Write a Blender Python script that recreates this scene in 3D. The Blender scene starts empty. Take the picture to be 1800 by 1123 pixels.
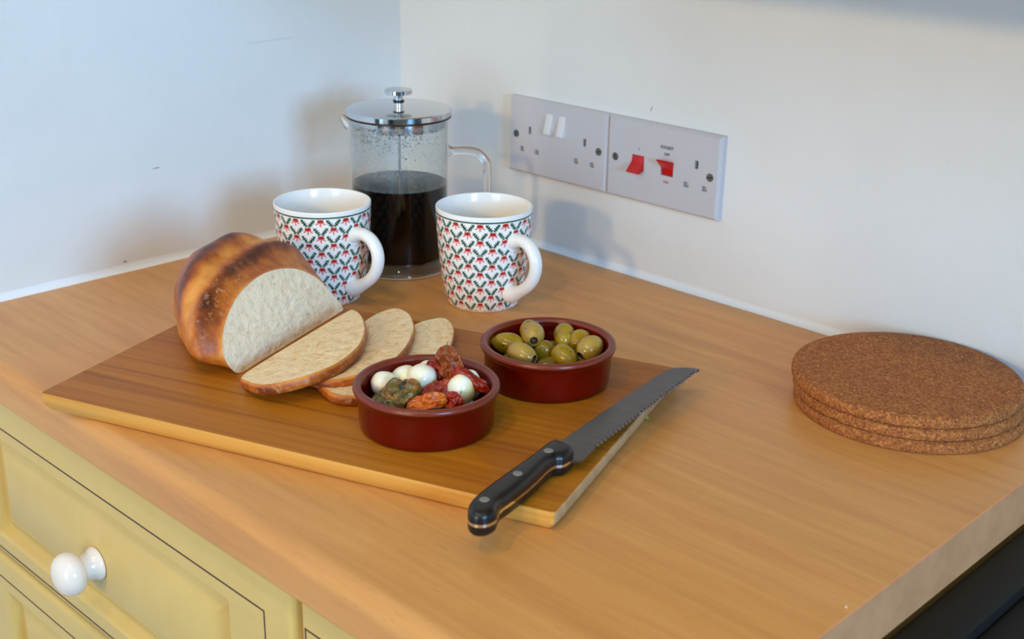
import bpy, bmesh, math, random
import numpy as np
from mathutils import Vector, Matrix, noise as mnoise

# ------------------------------------------------------------------ camera
IMG_W, IMG_H, FPX = 1800.0, 1123.0, 2243.07
CAM = np.array([1.20206, -1.03644, 0.43936])
YAW, PITCH, ROLL = -0.769412, 0.359199, -0.0179167
_f = np.array([math.sin(YAW)*math.cos(PITCH), math.cos(YAW)*math.cos(PITCH), -math.sin(PITCH)])
_r = np.array([math.cos(YAW), -math.sin(YAW), 0.0])
_d = np.cross(_f, _r)
C_R = math.cos(ROLL)*_r + math.sin(ROLL)*_d          # image right
C_D = -math.sin(ROLL)*_r + math.cos(ROLL)*_d         # image down
scene = bpy.context.scene
col = scene.collection
cd = bpy.data.cameras.new('camera')
cam = bpy.data.objects.new('camera', cd)
col.objects.link(cam)
M = Matrix.Identity(4)
for i in range(3):
    M[i][0] = C_R[i]; M[i][1] = -C_D[i]; M[i][2] = -_f[i]; M[i][3] = CAM[i]
cam.matrix_world = M
cd.sensor_width = 36.0
cd.lens = 36.0*FPX/IMG_W
cd.clip_start = 0.02
cd.dof.use_dof = True
cd.dof.focus_distance = 1.06
cd.dof.aperture_fstop = 9.0
scene.camera = cam

# ------------------------------------------------------------------ world, lights, exposure
world = bpy.data.worlds.new('world'); scene.world = world
world.use_nodes = True
world.node_tree.nodes['Background'].inputs[0].default_value = (0.55, 0.72, 1.0, 1)
world.node_tree.nodes['Background'].inputs[1].default_value = 0.6

def area_light(name, loc, direction, sx, sy, power, color):
    l = bpy.data.lights.new(name, 'AREA'); l.shape = 'RECTANGLE'; l.size = sx; l.size_y = sy
    l.energy = power; l.color = color
    o = bpy.data.objects.new(name, l); col.objects.link(o)
    o.location = loc; o.rotation_euler = Vector(direction).to_track_quat('-Z', 'Z').to_euler()
    return o

WIN_X, WIN_Y0, WIN_Y1, WIN_Z0, WIN_Z1 = 3.2, -1.60, -0.80, 0.26, 1.22
area_light('window_daylight', (WIN_X+0.18, (WIN_Y0+WIN_Y1)/2, (WIN_Z0+WIN_Z1)/2), (-1, 0, 0), 0.84, 1.0, 130.0, (0.29, 0.60, 1.0))
DOOR_X0, DOOR_X1, DOOR_Z0, DOOR_Z1 = 0.7, 2.5, -0.85, 1.15
area_light('added_door_fill', ((DOOR_X0+DOOR_X1)/2, -4.6-0.18, (DOOR_Z0+DOOR_Z1)/2), (0, 1, 0), 1.8, 2.0, 70.0, (0.58, 0.80, 1.0))  # soft fill light, added outside an invented door opening in the front wall
WARM = (1.0, 0.69, 0.30)
# ceiling-mounted spotlights: position, aim, power
LAMPS = [((0.90, -3.3, 1.00), (0.45, -0.2, 0.0), 72.0), ((1.60, -3.2, 1.00), (0.5, -0.2, 0.0), 53.0),
         ((0.62, -1.20, 1.44), (0.45, -0.62, 0.0), 15.0), ((1.15, -1.20, 1.44), (0.75, -0.52, 0.0), 10.0)]

vs = scene.view_settings
vs.view_transform = 'Standard'; vs.look = 'None'; vs.gamma = 1.0; vs.use_curve_mapping = False
vs.exposure = 0.0

# ------------------------------------------------------------------ helpers
random.seed(7); rng = np.random.default_rng(7)

def ray(px, py):
    return _f + C_R*(px-IMG_W/2)/FPX + C_D*(py-IMG_H/2)/FPX
def at(px, py, z):
    v = ray(px, py); k = (z-CAM[2])/v[2]
    return CAM + k*v

def lin(c):
    r = []
    for v in c[:3]:
        v = v/255.0
        r.append(v/12.92 if v <= 0.04045 else ((v+0.055)/1.055)**2.4)
    return (r[0], r[1], r[2], 1.0)

class NT:
    """tiny node-tree helper"""
    def __init__(self, name):
        self.m = bpy.data.materials.new(name); self.m.use_nodes = True
        self.t = self.m.node_tree
        self.b = self.t.nodes['Principled BSDF']; self.out = self.t.nodes['Material Output']
    def n(self, typ, **kw):
        nd = self.t.nodes.new(typ)
        ins = kw.pop('ins', {})
        for k, v in kw.items(): setattr(nd, k, v)
        for k, v in ins.items():
            if isinstance(v, bpy.types.NodeSocket): self.t.links.new(v, nd.inputs[k])
            else: nd.inputs[k].default_value = v
        return nd
    def link(self, a, b): self.t.links.new(a, b)
    def set(self, **kw):
        for k, v in kw.items():
            k = k.replace('_', ' ')
            if isinstance(v, bpy.types.NodeSocket): self.link(v, self.b.inputs[k])
            else: self.b.inputs[k].default_value = v
        return self
    def coords(self, scale=(1, 1, 1), kind='Object', rot=(0, 0, 0)):
        c = self.n('ShaderNodeTexCoord')
        mp = self.n('ShaderNodeMapping', ins={'Vector': c.outputs[kind], 'Scale': scale, 'Rotation': rot})
        return mp.outputs[0]
    def noise(self, vec, scale=5.0, detail=4.0, rough=0.5, dist=0.0):
        return self.n('ShaderNodeTexNoise', ins={'Vector': vec, 'Scale': scale, 'Detail': detail, 'Roughness': rough, 'Distortion': dist}).outputs['Fac']
    def ramp(self, fac, stops):
        r = self.n('ShaderNodeValToRGB', ins={'Fac': fac})
        e = r.color_ramp.elements
        while len(e) < len(stops): e.new(0.5)
        for el, (p, c) in zip(e, stops): el.position = p; el.color = c
        return r.outputs['Color']
    def mix(self, fac, a, b, mode='MIX'):
        mx = self.n('ShaderNodeMix', data_type='RGBA', blend_type=mode)
        for s, v in ((0, fac), (6, a), (7, b)):
            if isinstance(v, bpy.types.NodeSocket): self.link(v, mx.inputs[s])
            else: mx.inputs[s].default_value = v
        return mx.outputs[2]
    def math(self, op, a, b=0.0, clamp=False):
        m = self.n('ShaderNodeMath', operation=op); m.use_clamp = clamp
        for s, v in ((0, a), (1, b)):
            if isinstance(v, bpy.types.NodeSocket): self.link(v, m.inputs[s])
            else: m.inputs[s].default_value = v
        return m.outputs[0]
    def bump(self, h, strength=0.3, dist=0.001):
        b = self.n('ShaderNodeBump', ins={'Height': h, 'Strength': strength, 'Distance': dist})
        self.link(b.outputs[0], self.b.inputs['Normal'])

def plain(name, rgb, rough=0.5, metal=0.0, **kw):
    t = NT(name); t.set(Base_Color=lin(rgb), Roughness=rough, Metallic=metal, **kw); return t.m

def mesh_obj(name, verts, faces, mat, parent=None, smooth=True, sharp=40, mats=None, fmat=None):
    me = bpy.data.meshes.new(name)
    me.from_pydata([tuple(v) for v in verts], [], [tuple(f) for f in faces])
    me.update()
    return link_mesh(name, me, mat, parent, smooth, sharp, mats, fmat)
def link_mesh(name, me, mat, parent=None, smooth=True, sharp=40, mats=None, fmat=None):
    for m in (mats or [mat]): me.materials.append(m)
    if fmat is not None: me.polygons.foreach_set('material_index', np.asarray(fmat, dtype=np.int32))
    if smooth:
        me.polygons.foreach_set('use_smooth', np.ones(len(me.polygons), dtype=bool))
        if sharp: me.set_sharp_from_angle(angle=math.radians(sharp))
    me.update()
    o = bpy.data.objects.new(name, me); col.objects.link(o)
    if parent: o.parent = parent
    return o
def bm_obj(name, bm, mat, parent=None, smooth=True, sharp=40, mats=None):
    bmesh.ops.recalc_face_normals(bm, faces=bm.faces[:])
    me = bpy.data.meshes.new(name); bm.to_mesh(me); bm.free()
    return link_mesh(name, me, mat, parent, smooth, sharp, mats)
def fix_normals(o):
    bm = bmesh.new(); bm.from_mesh(o.data); bmesh.ops.recalc_face_normals(bm, faces=bm.faces[:]); bm.to_mesh(o.data); bm.free()
    return o

def bm_box(bm, lo, hi, bev=0.0, seg=2):
    r = bmesh.ops.create_cube(bm, size=1.0); vs_ = r['verts']
    for v in vs_:
        v.co = Vector([lo[i]+(v.co[i]+0.5)*(hi[i]-lo[i]) for i in range(3)])
    if bev > 0:
        ed = list({e for v in vs_ for e in v.link_edges})
        bmesh.ops.bevel(bm, geom=ed, offset=bev, segments=seg, profile=0.5, affect='EDGES')
def box(name, lo, hi, mat, parent=None, bev=0.0, seg=2):
    bm = bmesh.new(); bm_box(bm, lo, hi, bev, seg)
    return bm_obj(name, bm, mat, parent)

def lathe(name, prof, mat, parent=None, seg=64, loc=(0, 0, 0), close=False, sharp=40, mats=None, fm=None):
    """prof: list of (r, z); r==0 ends make poles"""
    vs_, fs, fmat = [], [], []
    rings = []
    for r, z in prof:
        if r < 1e-7:
            rings.append([len(vs_)]); vs_.append((loc[0], loc[1], loc[2]+z))
        else:
            rings.append(list(range(len(vs_), len(vs_)+seg)))
            for k in range(seg):
                a = 2*math.pi*k/seg
                vs_.append((loc[0]+r*math.cos(a), loc[1]+r*math.sin(a), loc[2]+z))
    pr = list(zip(range(len(rings)-1), range(1, len(rings))))
    if close: pr.append((len(rings)-1, 0))
    for i, j in pr:
        A, B = rings[i], rings[j]
        for k in range(seg):
            k2 = (k+1) % seg
            if len(A) == 1 and len(B) == 1: continue
            if len(A) == 1: fs.append((A[0], B[k2], B[k]))
            elif len(B) == 1: fs.append((A[k], A[k2], B[0]))
            else: fs.append((A[k], A[k2], B[k2], B[k]))
            fmat.append(fm[i] if fm else 0)
    o = mesh_obj(name, vs_, fs, mat, parent, True, sharp, mats, fmat if fm else None)
    return fix_normals(o)

def tube(name, pts, rad, mat, parent=None, seg=12, caps=True, flat=1.0, ref=None):
    """swept tube through pts (already smooth); rad scalar or list; flat scales the second axis"""
    P = np.array(pts, float); n = len(P)
    rad = np.full(n, rad) if np.isscalar(rad) else np.array(rad)
    T = np.gradient(P, axis=0); T /= np.linalg.norm(T, axis=1)[:, None]
    up = np.array(ref if ref is not None else (0, 0, 1.0), float)
    vs_, fs = [], []
    N = None
    for i in range(n):
        if N is None or ref is not None:
            N = up - T[i]*(up@T[i])
            if np.linalg.norm(N) < 1e-4: N = np.array([1.0, 0, 0]) - T[i]*T[i][0]
        else: N = N - T[i]*(N@T[i])
        N /= np.linalg.norm(N); B = np.cross(T[i], N)
        for k in range(seg):
            a = 2*math.pi*k/seg
            vs_.append(P[i]+rad[i]*(math.cos(a)*N*flat+math.sin(a)*B))
    for i in range(n-1):
        for k in range(seg):
            k2 = (k+1) % seg
            fs.append((i*seg+k, i*seg+k2, (i+1)*seg+k2, (i+1)*seg+k))
    if caps:
        fs.append(tuple(range(seg))[::-1]); fs.append(tuple((n-1)*seg+k for k in range(seg)))
    return fix_normals(mesh_obj(name, vs_, fs, mat, parent))

def spline(ctrl, n=40):
    """Catmull-Rom through control points"""
    C = np.array(ctrl, float); C = np.vstack([2*C[0]-C[1], C, 2*C[-1]-C[-2]])
    out = []
    m = len(C)-3
    for u in np.linspace(0, m-1e-9, n):
        i = int(u); f = u-i; p0, p1, p2, p3 = C[i:i+4]
        out.append(0.5*((2*p1)+(p2-p0)*f+(2*p0-5*p1+4*p2-p3)*f*f+(3*p1-p0-3*p2+p3)*f**3))
    return np.array(out)

def smooth_closed(P, n):
    P = list(P); m = len(P); out = []
    for u in np.linspace(0, m, n, endpoint=False):
        i = int(u); f = u-i
        p0, p1, p2, p3 = [np.array(P[(i+k-1) % m]) for k in range(4)]
        out.append(0.5*((2*p1)+(p2-p0)*f+(2*p0-5*p1+4*p2-p3)*f*f+(3*p1-p0-3*p2+p3)*f**3))
    return np.array(out)

def prism(name, outline, z0, z1, mat, parent=None, bev=0.0, seg=2, sharp=40):
    bm = bmesh.new()
    vs_ = [bm.verts.new((x, y, z0)) for x, y in outline]
    f = bm.faces.new(vs_)
    r = bmesh.ops.extrude_face_region(bm, geom=[f])
    for v in [g for g in r['geom'] if isinstance(g, bmesh.types.BMVert)]: v.co.z = z1
    if bev > 0:
        ed = [e for e in bm.edges if abs(e.verts[0].co.z-e.verts[1].co.z) < 1e-9]
        bmesh.ops.bevel(bm, geom=ed, offset=bev, segments=seg, profile=0.5, affect='EDGES')
    return bm_obj(name, bm, mat, parent, True, sharp)

def empty(name, loc=(0, 0, 0), rz=0.0):
    o = bpy.data.objects.new(name, None); col.objects.link(o)
    o.location = loc; o.rotation_euler = (0, 0, rz); o.empty_display_size = 0.02
    return o
def tag(o, label, cat, group=None, kind=None):
    o['label'] = label; o['category'] = cat
    if group: o['group'] = group
    if kind: o['kind'] = kind
    return o
def struct(o):
    o['kind'] = 'structure'; return o

# ------------------------------------------------------------------ materials
def wall_paint():
    t = NT('white_wall_paint'); v = t.coords()
    a = t.noise(v, 3.0, 5.0, 0.6); b = t.noise(v, 55.0, 3.0, 0.6); c = t.noise(v, 420.0, 2.0, 0.6)
    colr = t.ramp(a, [(0.3, lin((224, 224, 222))), (0.7, lin((233, 233, 231)))])
    t.set(Base_Color=colr, Roughness=0.55)
    h = t.math('ADD', t.math('MULTIPLY', b, 1.0), t.math('MULTIPLY', c, 0.25))
    h = t.math('ADD', h, t.math('MULTIPLY', t.noise(t.coords(), 9.0, 2.0), 2.2))
    t.bump(h, 0.35, 0.0016)
    return t.m
def laminate():
    t = NT('beech_laminate')
    v = t.coords((1.6, 22.0, 22.0)); n1 = t.noise(v, 3.0, 5.0, 0.62, 0.6)
    v2 = t.coords((9.0, 150.0, 150.0)); n2 = t.noise(v2, 2.5, 3.0, 0.6)
    v3 = t.coords((0.8, 5.0, 5.0)); n3 = t.noise(v3, 2.0, 2.0, 0.5)
    v4 = t.coords((30.0, 260.0, 260.0)); n4 = t.noise(v4, 2.0, 2.0, 0.5)
    base = t.ramp(n1, [(0.30, lin((195, 133, 72))), (0.52, lin((210, 149, 81))), (0.72, lin((220, 162, 92)))])
    c = t.mix(t.math('MULTIPLY', n3, 0.35), base, lin((203, 138, 72)))
    dark = t.ramp(n4, [(0.66, (0, 0, 0, 1)), (0.74, (1, 1, 1, 1))])
    c = t.mix(t.math('MULTIPLY', dark, 0.35), c, lin((142, 88, 45)))
    c = t.mix(t.math('MULTIPLY', n2, 0.22), c, lin((188, 125, 66)))
    t.set(Base_Color=c, Roughness=0.36, Specular_IOR_Level=0.45)
    t.bump(n2, 0.06, 0.0004)
    return t.m
def bamboo(name, light, mid, dark, sx=1.2, sy=55.0):
    t = NT(name)
    n1 = t.noise(t.coords((sx, sy, 30.0)), 2.2, 4.0, 0.6, 0.4)
    n2 = t.noise(t.coords((4.0, 240.0, 200.0)), 2.0, 3.0, 0.6)
    # strips of slightly different tone across the board
    sep = t.n('ShaderNodeSeparateXYZ', ins={0: t.coords()})
    cell = t.math('FLOOR', t.math('MULTIPLY', sep.outputs[1], 46.0))
    wn = t.n('ShaderNodeTexWhiteNoise', noise_dimensions='1D'); t.link(cell, wn.inputs['W'])
    c = t.ramp(n1, [(0.28, lin(dark)), (0.5, lin(mid)), (0.75, lin(light))])
    c = t.mix(t.math('MULTIPLY', wn.outputs['Value'], 0.30), c, lin(dark))
    c = t.mix(t.math('MULTIPLY', n2, 0.28), c, lin(dark))
    t.set(Base_Color=c, Roughness=0.5, Specular_IOR_Level=0.25)
    t.bump(n2, 0.08, 0.0004)
    return t.m
def cork():
    t = NT('pressed_cork'); v = t.coords()
    vo = t.n('ShaderNodeTexVoronoi', ins={'Vector': v, 'Scale': 620.0})
    n = t.noise(v, 900.0, 2.0, 0.6); n2 = t.noise(v, 260.0, 3.0, 0.6)
    sepc = t.n('ShaderNodeSeparateColor', ins={0: vo.outputs['Color']})
    c = t.ramp(sepc.outputs[0], [(0.0, lin((122, 67, 26))), (0.35, lin((153, 89, 39))), (0.75, lin((167, 101, 47))), (1.0, lin((192, 127, 66)))])
    spk = t.ramp(n2, [(0.66, (0, 0, 0, 1)), (0.72, (1, 1, 1, 1))])
    c = t.mix(t.math('MULTIPLY', spk, 0.6), c, lin((86, 46, 21)))
    t.set(Base_Color=c, Roughness=0.9)
    t.bump(t.math('ADD', n, n2), 0.5, 0.0006)
    return t.m
def glaze(name, rgb, rgb2, rough=0.16):
    t = NT(name); n = t.noise(t.coords(), 60.0, 3.0)
    t.set(Base_Color=t.ramp(n, [(0.3, lin(rgb)), (0.8, lin(rgb2))]), Roughness=rough, Specular_IOR_Level=0.38)
    return t.m
def crust():
    t = NT('bread_crust'); v = t.coords()
    a = t.n('ShaderNodeAttribute', attribute_name='bake')
    n = t.noise(v, 38.0, 5.0, 0.65); n2 = t.noise(v, 170.0, 4.0, 0.7); n3 = t.noise(v, 16.0, 3.0, 0.5)
    f = t.math('ADD', t.math('MULTIPLY', a.outputs['Fac'], 0.95), t.math('MULTIPLY', t.math('SUBTRACT', n, 0.5), 1.25))
    f = t.math('ADD', f, t.math('MULTIPLY', t.math('SUBTRACT', n3, 0.5), 0.35))
    c = t.ramp(f, [(0.02, lin((224, 153, 66))), (0.3, lin((204, 122, 38))), (0.52, lin((174, 89, 24))), (0.75, lin((127, 56, 14))), (1.0, lin((73, 28, 6)))])
    fl = t.n('ShaderNodeAttribute', attribute_name='flour')
    sp = t.ramp(n2, [(0.55, (0, 0, 0, 1)), (0.66, (1, 1, 1, 1))])
    c = t.mix(t.math('MULTIPLY', sp, t.math('MULTIPLY', fl.outputs['Fac'], 0.75)), c, lin((224, 176, 129)))
    t.set(Base_Color=c, Roughness=0.42, Specular_IOR_Level=0.5)
    t.bump(t.math('ADD', n2, t.math('MULTIPLY', n, 1.5)), 0.35, 0.0016)
    return t.m
def crumb(name, ca, cb, cc):
    t = NT(name); v = t.coords()
    n = t.noise(v, 130.0, 4.0, 0.65); n2 = t.noise(v, 330.0, 3.0, 0.7); n3 = t.noise(v, 45.0, 3.0, 0.6)
    c = t.ramp(n, [(0.28, lin(cc)), (0.45, lin(cb)), (0.66, lin(ca))])
    hole = t.ramp(n2, [(0.27, (1, 1, 1, 1)), (0.36, (0, 0, 0, 1))])
    c = t.mix(t.math('MULTIPLY', hole, 0.55), c, lin((150, 138, 108)))
    t.set(Base_Color=c, Roughness=0.9, Subsurface_Weight=0.15, Subsurface_Scale=0.004)
    t.bump(t.math('ADD', t.math('MULTIPLY', n2, 0.7), t.math('ADD', n, t.math('MULTIPLY', n3, 0.8))), 0.8, 0.0022)
    return t.m
def olive_mat(name, a, b):
    t = NT(name); v = t.coords()
    n = t.noise(v, 55.0, 3.0); n2 = t.noise(v, 190.0, 2.0, 0.5)
    c = t.ramp(n, [(0.3, lin(a)), (0.7, lin(b))])
    herb = t.ramp(n2, [(0.70, (0, 0, 0, 1)), (0.73, (1, 1, 1, 1))])
    c = t.mix(t.math('MULTIPLY', herb, 0.85), c, lin((42, 36, 8)))
    t.set(Base_Color=c, Roughness=0.2, Specular_IOR_Level=0.5, Subsurface_Weight=0.1, Subsurface_Scale=0.004)
    return t.m
def cheese_mat():
    t = NT('mozzarella_white'); v = t.coords()
    n = t.noise(v, 42.0, 2.0); n2 = t.noise(v, 210.0, 2.0, 0.5)
    c = t.ramp(n, [(0.45, lin((243, 240, 222))), (0.6, lin((240, 222, 160))), (0.75, lin((232, 186, 70)))])
    herb = t.ramp(n2, [(0.72, (0, 0, 0, 1)), (0.75, (1, 1, 1, 1))])
    c = t.mix(t.math('MULTIPLY', herb, 0.8), c, lin((70, 62, 20)))
    t.set(Base_Color=c, Roughness=0.22, Subsurface_Weight=0.25, Subsurface_Scale=0.006)
    return t.m
def tomato_mat(name, a, b, c_, herbs=0.5):
    t = NT(name); v = t.coords()
    n = t.noise(v, 90.0, 4.0, 0.6); n2 = t.noise(v, 150.0, 3.0, 0.6)
    c = t.ramp(n, [(0.25, lin(a)), (0.5, lin(b)), (0.75, lin(c_))])
    h = t.ramp(n2, [(0.62-0.12*herbs, (0, 0, 0, 1)), (0.70-0.12*herbs, (1, 1, 1, 1))])
    c = t.mix(t.math('MULTIPLY', h, min(1.0, herbs+0.25)), c, lin((38, 40, 12)))
    t.set(Base_Color=c, Roughness=0.28, Specular_IOR_Level=0.5)
    t.bump(t.math('ADD', n, n2), 0.8, 0.002)
    return t.m
def thin_glass(name, tint=(0.97, 0.985, 0.985), mist=False):
    t = NT(name)
    tr = t.n('ShaderNodeBsdfTransparent', ins={0: (*tint, 1)})
    gl = t.n('ShaderNodeBsdfGlossy', ins={'Color': (1, 1, 1, 1), 'Roughness': 0.02})
    lw = t.n('ShaderNodeLayerWeight', ins={'Blend': 0.5})
    fr = t.math('ADD', t.math('MULTIPLY', t.math('POWER', lw.outputs['Facing'], 4.0), 0.75), 0.016)
    mx = t.n('ShaderNodeMixShader', ins={0: fr, 1: tr.outputs[0], 2: gl.outputs[0]})
    out = mx.outputs[0]
    if mist:
        v = t.coords()
        n1 = t.noise(v, 900.0, 2.0, 0.6); n2 = t.noise(v, 26.0, 3.0, 0.5); 
        a = t.n('ShaderNodeAttribute', attribute_name='mist')
        m = t.math('MULTIPLY', t.math('MULTIPLY', t.ramp(n1, [(0.42, (0.25, 0.25, 0.25, 1)), (0.62, (1, 1, 1, 1))]), a.outputs['Fac']),
                   t.ramp(n2, [(0.3, (0.5, 0.5, 0.5, 1)), (0.65, (1, 1, 1, 1))]))
        df = t.n('ShaderNodeBsdfDiffuse', ins={0: (0.75, 0.78, 0.80, 1)})
        tl = t.n('ShaderNodeBsdfTranslucent', ins={0: (0.75, 0.78, 0.80, 1)})
        dd = t.n('ShaderNodeMixShader', ins={0: 0.5, 1: df.outputs[0], 2: tl.outputs[0]})
        mx2 = t.n('ShaderNodeMixShader', ins={0: t.math('MULTIPLY', m, 0.8), 1: out, 2: dd.outputs[0]})
        out = mx2.outputs[0]
    t.link(out, t.out.inputs['Surface'])
    return t.m
def solid_glass():
    t = NT('glass_rod'); t.set(Base_Color=(1, 1, 1, 1), Roughness=0.0, Transmission_Weight=1.0, IOR=1.47); return t.m

M_wall = wall_paint()
M_lam = laminate()
M_edge = None
def edge_mat():
    t = NT('worn_beige_edging'); v = t.coords((8.0, 8.0, 8.0))
    n = t.noise(v, 4.0, 4.0, 0.6)
    t.set(Base_Color=t.ramp(n, [(0.3, lin((208, 140, 92))), (0.7, lin((228, 158, 109)))]), Roughness=0.5)
    return t.m
M_edge = edge_mat()
M_cream = None
def cream_paint():
    t = NT('cream_cabinet_paint'); n = t.noise(t.coords(), 30.0, 3.0)
    t.set(Base_Color=t.ramp(n, [(0.3, lin((211, 179, 104))), (0.7, lin((215, 184, 109)))]), Roughness=0.38)
    return t.m
M_cream = cream_paint()
M_pin = plain('brown_pinstripe', (74, 44, 36), 0.5)
M_gapdark = plain('cabinet_shadow_gap', (120, 112, 72), 0.7)
M_porc = plain('white_porcelain', (240, 238, 234), 0.12)
M_knob = plain('ivory_porcelain', (238, 226, 214), 0.14)
M_plastic = plain('white_socket_plastic', (200, 197, 201), 0.32)
M_hole = plain('socket_hole_shade', (7, 6, 6), 0.7)  # near-black colour paints in the depth shade of the shallow slots
M_brass = plain('socket_shutter', (150, 120, 70), 0.4)
M_rocker = plain('white_rocker_plastic', (224, 221, 220), 0.28)
M_red = plain('red_switch_plastic', (196, 10, 16), 0.28)
M_screw = plain('dull_steel_screw', (104, 102, 96), 0.5, 0.2)
M_rivet = plain('steel_rivet', (150, 148, 144), 0.4, 0.6)
M_ink = plain('black_print', (40, 40, 46), 0.5)
M_inkred = plain('red_print', (190, 40, 60), 0.5)
M_caulk = plain('white_sealant', (236, 238, 240), 0.4)
M_chrome = plain('polished_steel', (214, 216, 218), 0.08, 1.0)
M_black = plain('black_plastic_handle', (12, 12, 14), 0.32)
M_rubber = plain('black_rubber', (10, 10, 10), 0.35)
def steel_brushed():
    t = NT('brushed_blade_steel'); n = t.noise(t.coords((300.0, 6.0, 6.0)), 2.0, 2.0)
    t.set(Base_Color=t.ramp(n, [(0.3, lin((104, 101, 98))), (0.7, lin((120, 117, 114)))]), Metallic=1.0, Roughness=0.30)
    return t.m
M_blade = steel_brushed()
M_board = bamboo('bamboo_board_top', (192, 124, 25), (177, 107, 17), (143, 79, 8))
M_board_edge = bamboo('bamboo_board_edge', (236, 181, 95), (222, 162, 76), (190, 126, 48))
M_board_end = bamboo('bamboo_board_end_grain', (206, 172, 128), (190, 152, 108), (160, 122, 82), sx=30.0, sy=30.0)
M_cork = cork()
M_terra = glaze('terracotta_glaze', (90, 6, 1), (98, 7, 1), 0.12)
M_terra_rim = glaze('terracotta_rim', (120, 50, 34), (112, 40, 24), 0.28)
M_crust = crust()
M_crumb_w = crumb('white_crumb', (255, 235, 202), (255, 227, 191), (231, 198, 155))
M_crumb_y = crumb('slice_crumb', (248, 225, 187), (243, 211, 163), (216, 172, 115))
M_coffee = plain('black_coffee', (6, 3, 2), 0.05, 0.0, Specular_IOR_Level=0.1)
M_glass = thin_glass('borosilicate_glass', mist=True)
M_rod = solid_glass()
M_cooker = plain('black_enamel', (16, 16, 18), 0.55, 0.0, Specular_IOR_Level=0.25)
M_cooker2 = plain('black_cooker_trim', (20, 18, 16), 0.6, 0.0, Specular_IOR_Level=0.25)
M_frame = plain('white_window_frame', (235, 235, 235), 0.4)
M_floor = plain('brown_floor_vinyl', (72, 60, 50), 0.5)
M_ceil = plain('ceiling_paint', (235, 233, 228), 0.7)
M_room = plain('stone_room_paint', (120, 113, 104), 0.6)
M_pane = thin_glass('window_pane_glass')

# ------------------------------------------------------------------ room shell
RX, RY, Z0, Z1 = WIN_X, -4.6, -0.9, 1.5
TH = 0.12
def slab(name, lo, hi, mat):
    return struct(box(name, lo, hi, mat))
slab('wall_left', (-TH, RY, Z0), (0, TH, Z1), M_wall)
slab('wall_back', (0, 0, Z0), (RX, TH, Z1), M_wall)
bm = bmesh.new()
for lo, hi in (((-TH, RY-TH, Z0), (DOOR_X0, RY, Z1)), ((DOOR_X1, RY-TH, Z0), (RX+TH, RY, Z1)), ((DOOR_X0, RY-TH, Z0), (DOOR_X1, RY, DOOR_Z0)), ((DOOR_X0, RY-TH, DOOR_Z1), (DOOR_X1, RY, Z1))):
    bm_box(bm, lo, hi)
struct(bm_obj('wall_front', bm, M_room))
dr_ = struct(empty('added_door_1', ((DOOR_X0+DOOR_X1)/2, RY, DOOR_Z0)))  # unseen glazed door, added as the opening for the fill light
dw, dh = (DOOR_X1-DOOR_X0)/2, DOOR_Z1-DOOR_Z0
for lo, hi in (((-dw, -0.07, 0), (dw, -0.03, 0.12)), ((-dw, -0.07, dh-0.08), (dw, -0.03, dh)), ((-dw, -0.07, 0), (-dw+0.08, -0.03, dh)), ((dw-0.08, -0.07, 0), (dw, -0.03, dh)), ((-0.07, -0.07, 0), (0.07, -0.03, dh))):
    box('door_frame', lo, hi, M_frame, dr_)
for xa, xb in ((-dw+0.08, -0.07), (0.07, dw-0.08)):
    mesh_obj('door_pane', [(xa, -0.05, 0.12), (xb, -0.05, 0.12), (xb, -0.05, dh-0.08), (xa, -0.05, dh-0.08)], [(0, 1, 2, 3)], M_pane, dr_)
slab('floor', (-TH, RY-TH, Z0-TH), (RX+TH, TH, Z0), M_floor)
slab('ceiling', (-TH, RY-TH, Z1), (RX+TH, TH, Z1+TH), M_ceil)
bm = bmesh.new()
for lo, hi in (((RX, RY, Z0), (RX+TH, WIN_Y0, Z1)), ((RX, WIN_Y1, Z0), (RX+TH, TH, Z1)),
               ((RX, WIN_Y0, Z0), (RX+TH, WIN_Y1, WIN_Z0)), ((RX, WIN_Y0, WIN_Z1), (RX+TH, WIN_Y1, Z1))):
    bm_box(bm, lo, hi)
struct(bm_obj('wall_right', bm, M_room))
win = struct(empty('window_1', (RX, (WIN_Y0+WIN_Y1)/2, WIN_Z0)))
fx0, fx1 = 0.03, 0.07
hw, hh = (WIN_Y1-WIN_Y0)/2, WIN_Z1-WIN_Z0
for lo, hi in (((fx0, -hw, 0), (fx1, hw, 0.05)), ((fx0, -hw, hh-0.05), (fx1, hw, hh)), ((fx0, -hw, 0), (fx1, -hw+0.05, hh)), ((fx0, hw-0.05, 0), (fx1, hw, hh))):
    box('window_frame', lo, hi, M_frame, win)
for y in (0.0,): box('glazing_bar', (fx0, y-0.02, 0.05), (fx1, y+0.02, hh-0.05), M_frame, win)
box('glazing_bar', (fx0, -hw+0.05, 0.62), (fx1, hw-0.05, 0.66), M_frame, win)
for y0, y1 in ((-hw+0.05, -0.02), (0.02, hw-0.05)):
    for z0, z1 in ((0.05, 0.62), (0.66, hh-0.05)):
        mesh_obj('window_pane', [(0.05, y0, z0), (0.05, y1, z0), (0.05, y1, z1), (0.05, y0, z1)], [(0, 1, 2, 3)], M_pane, win)

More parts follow.
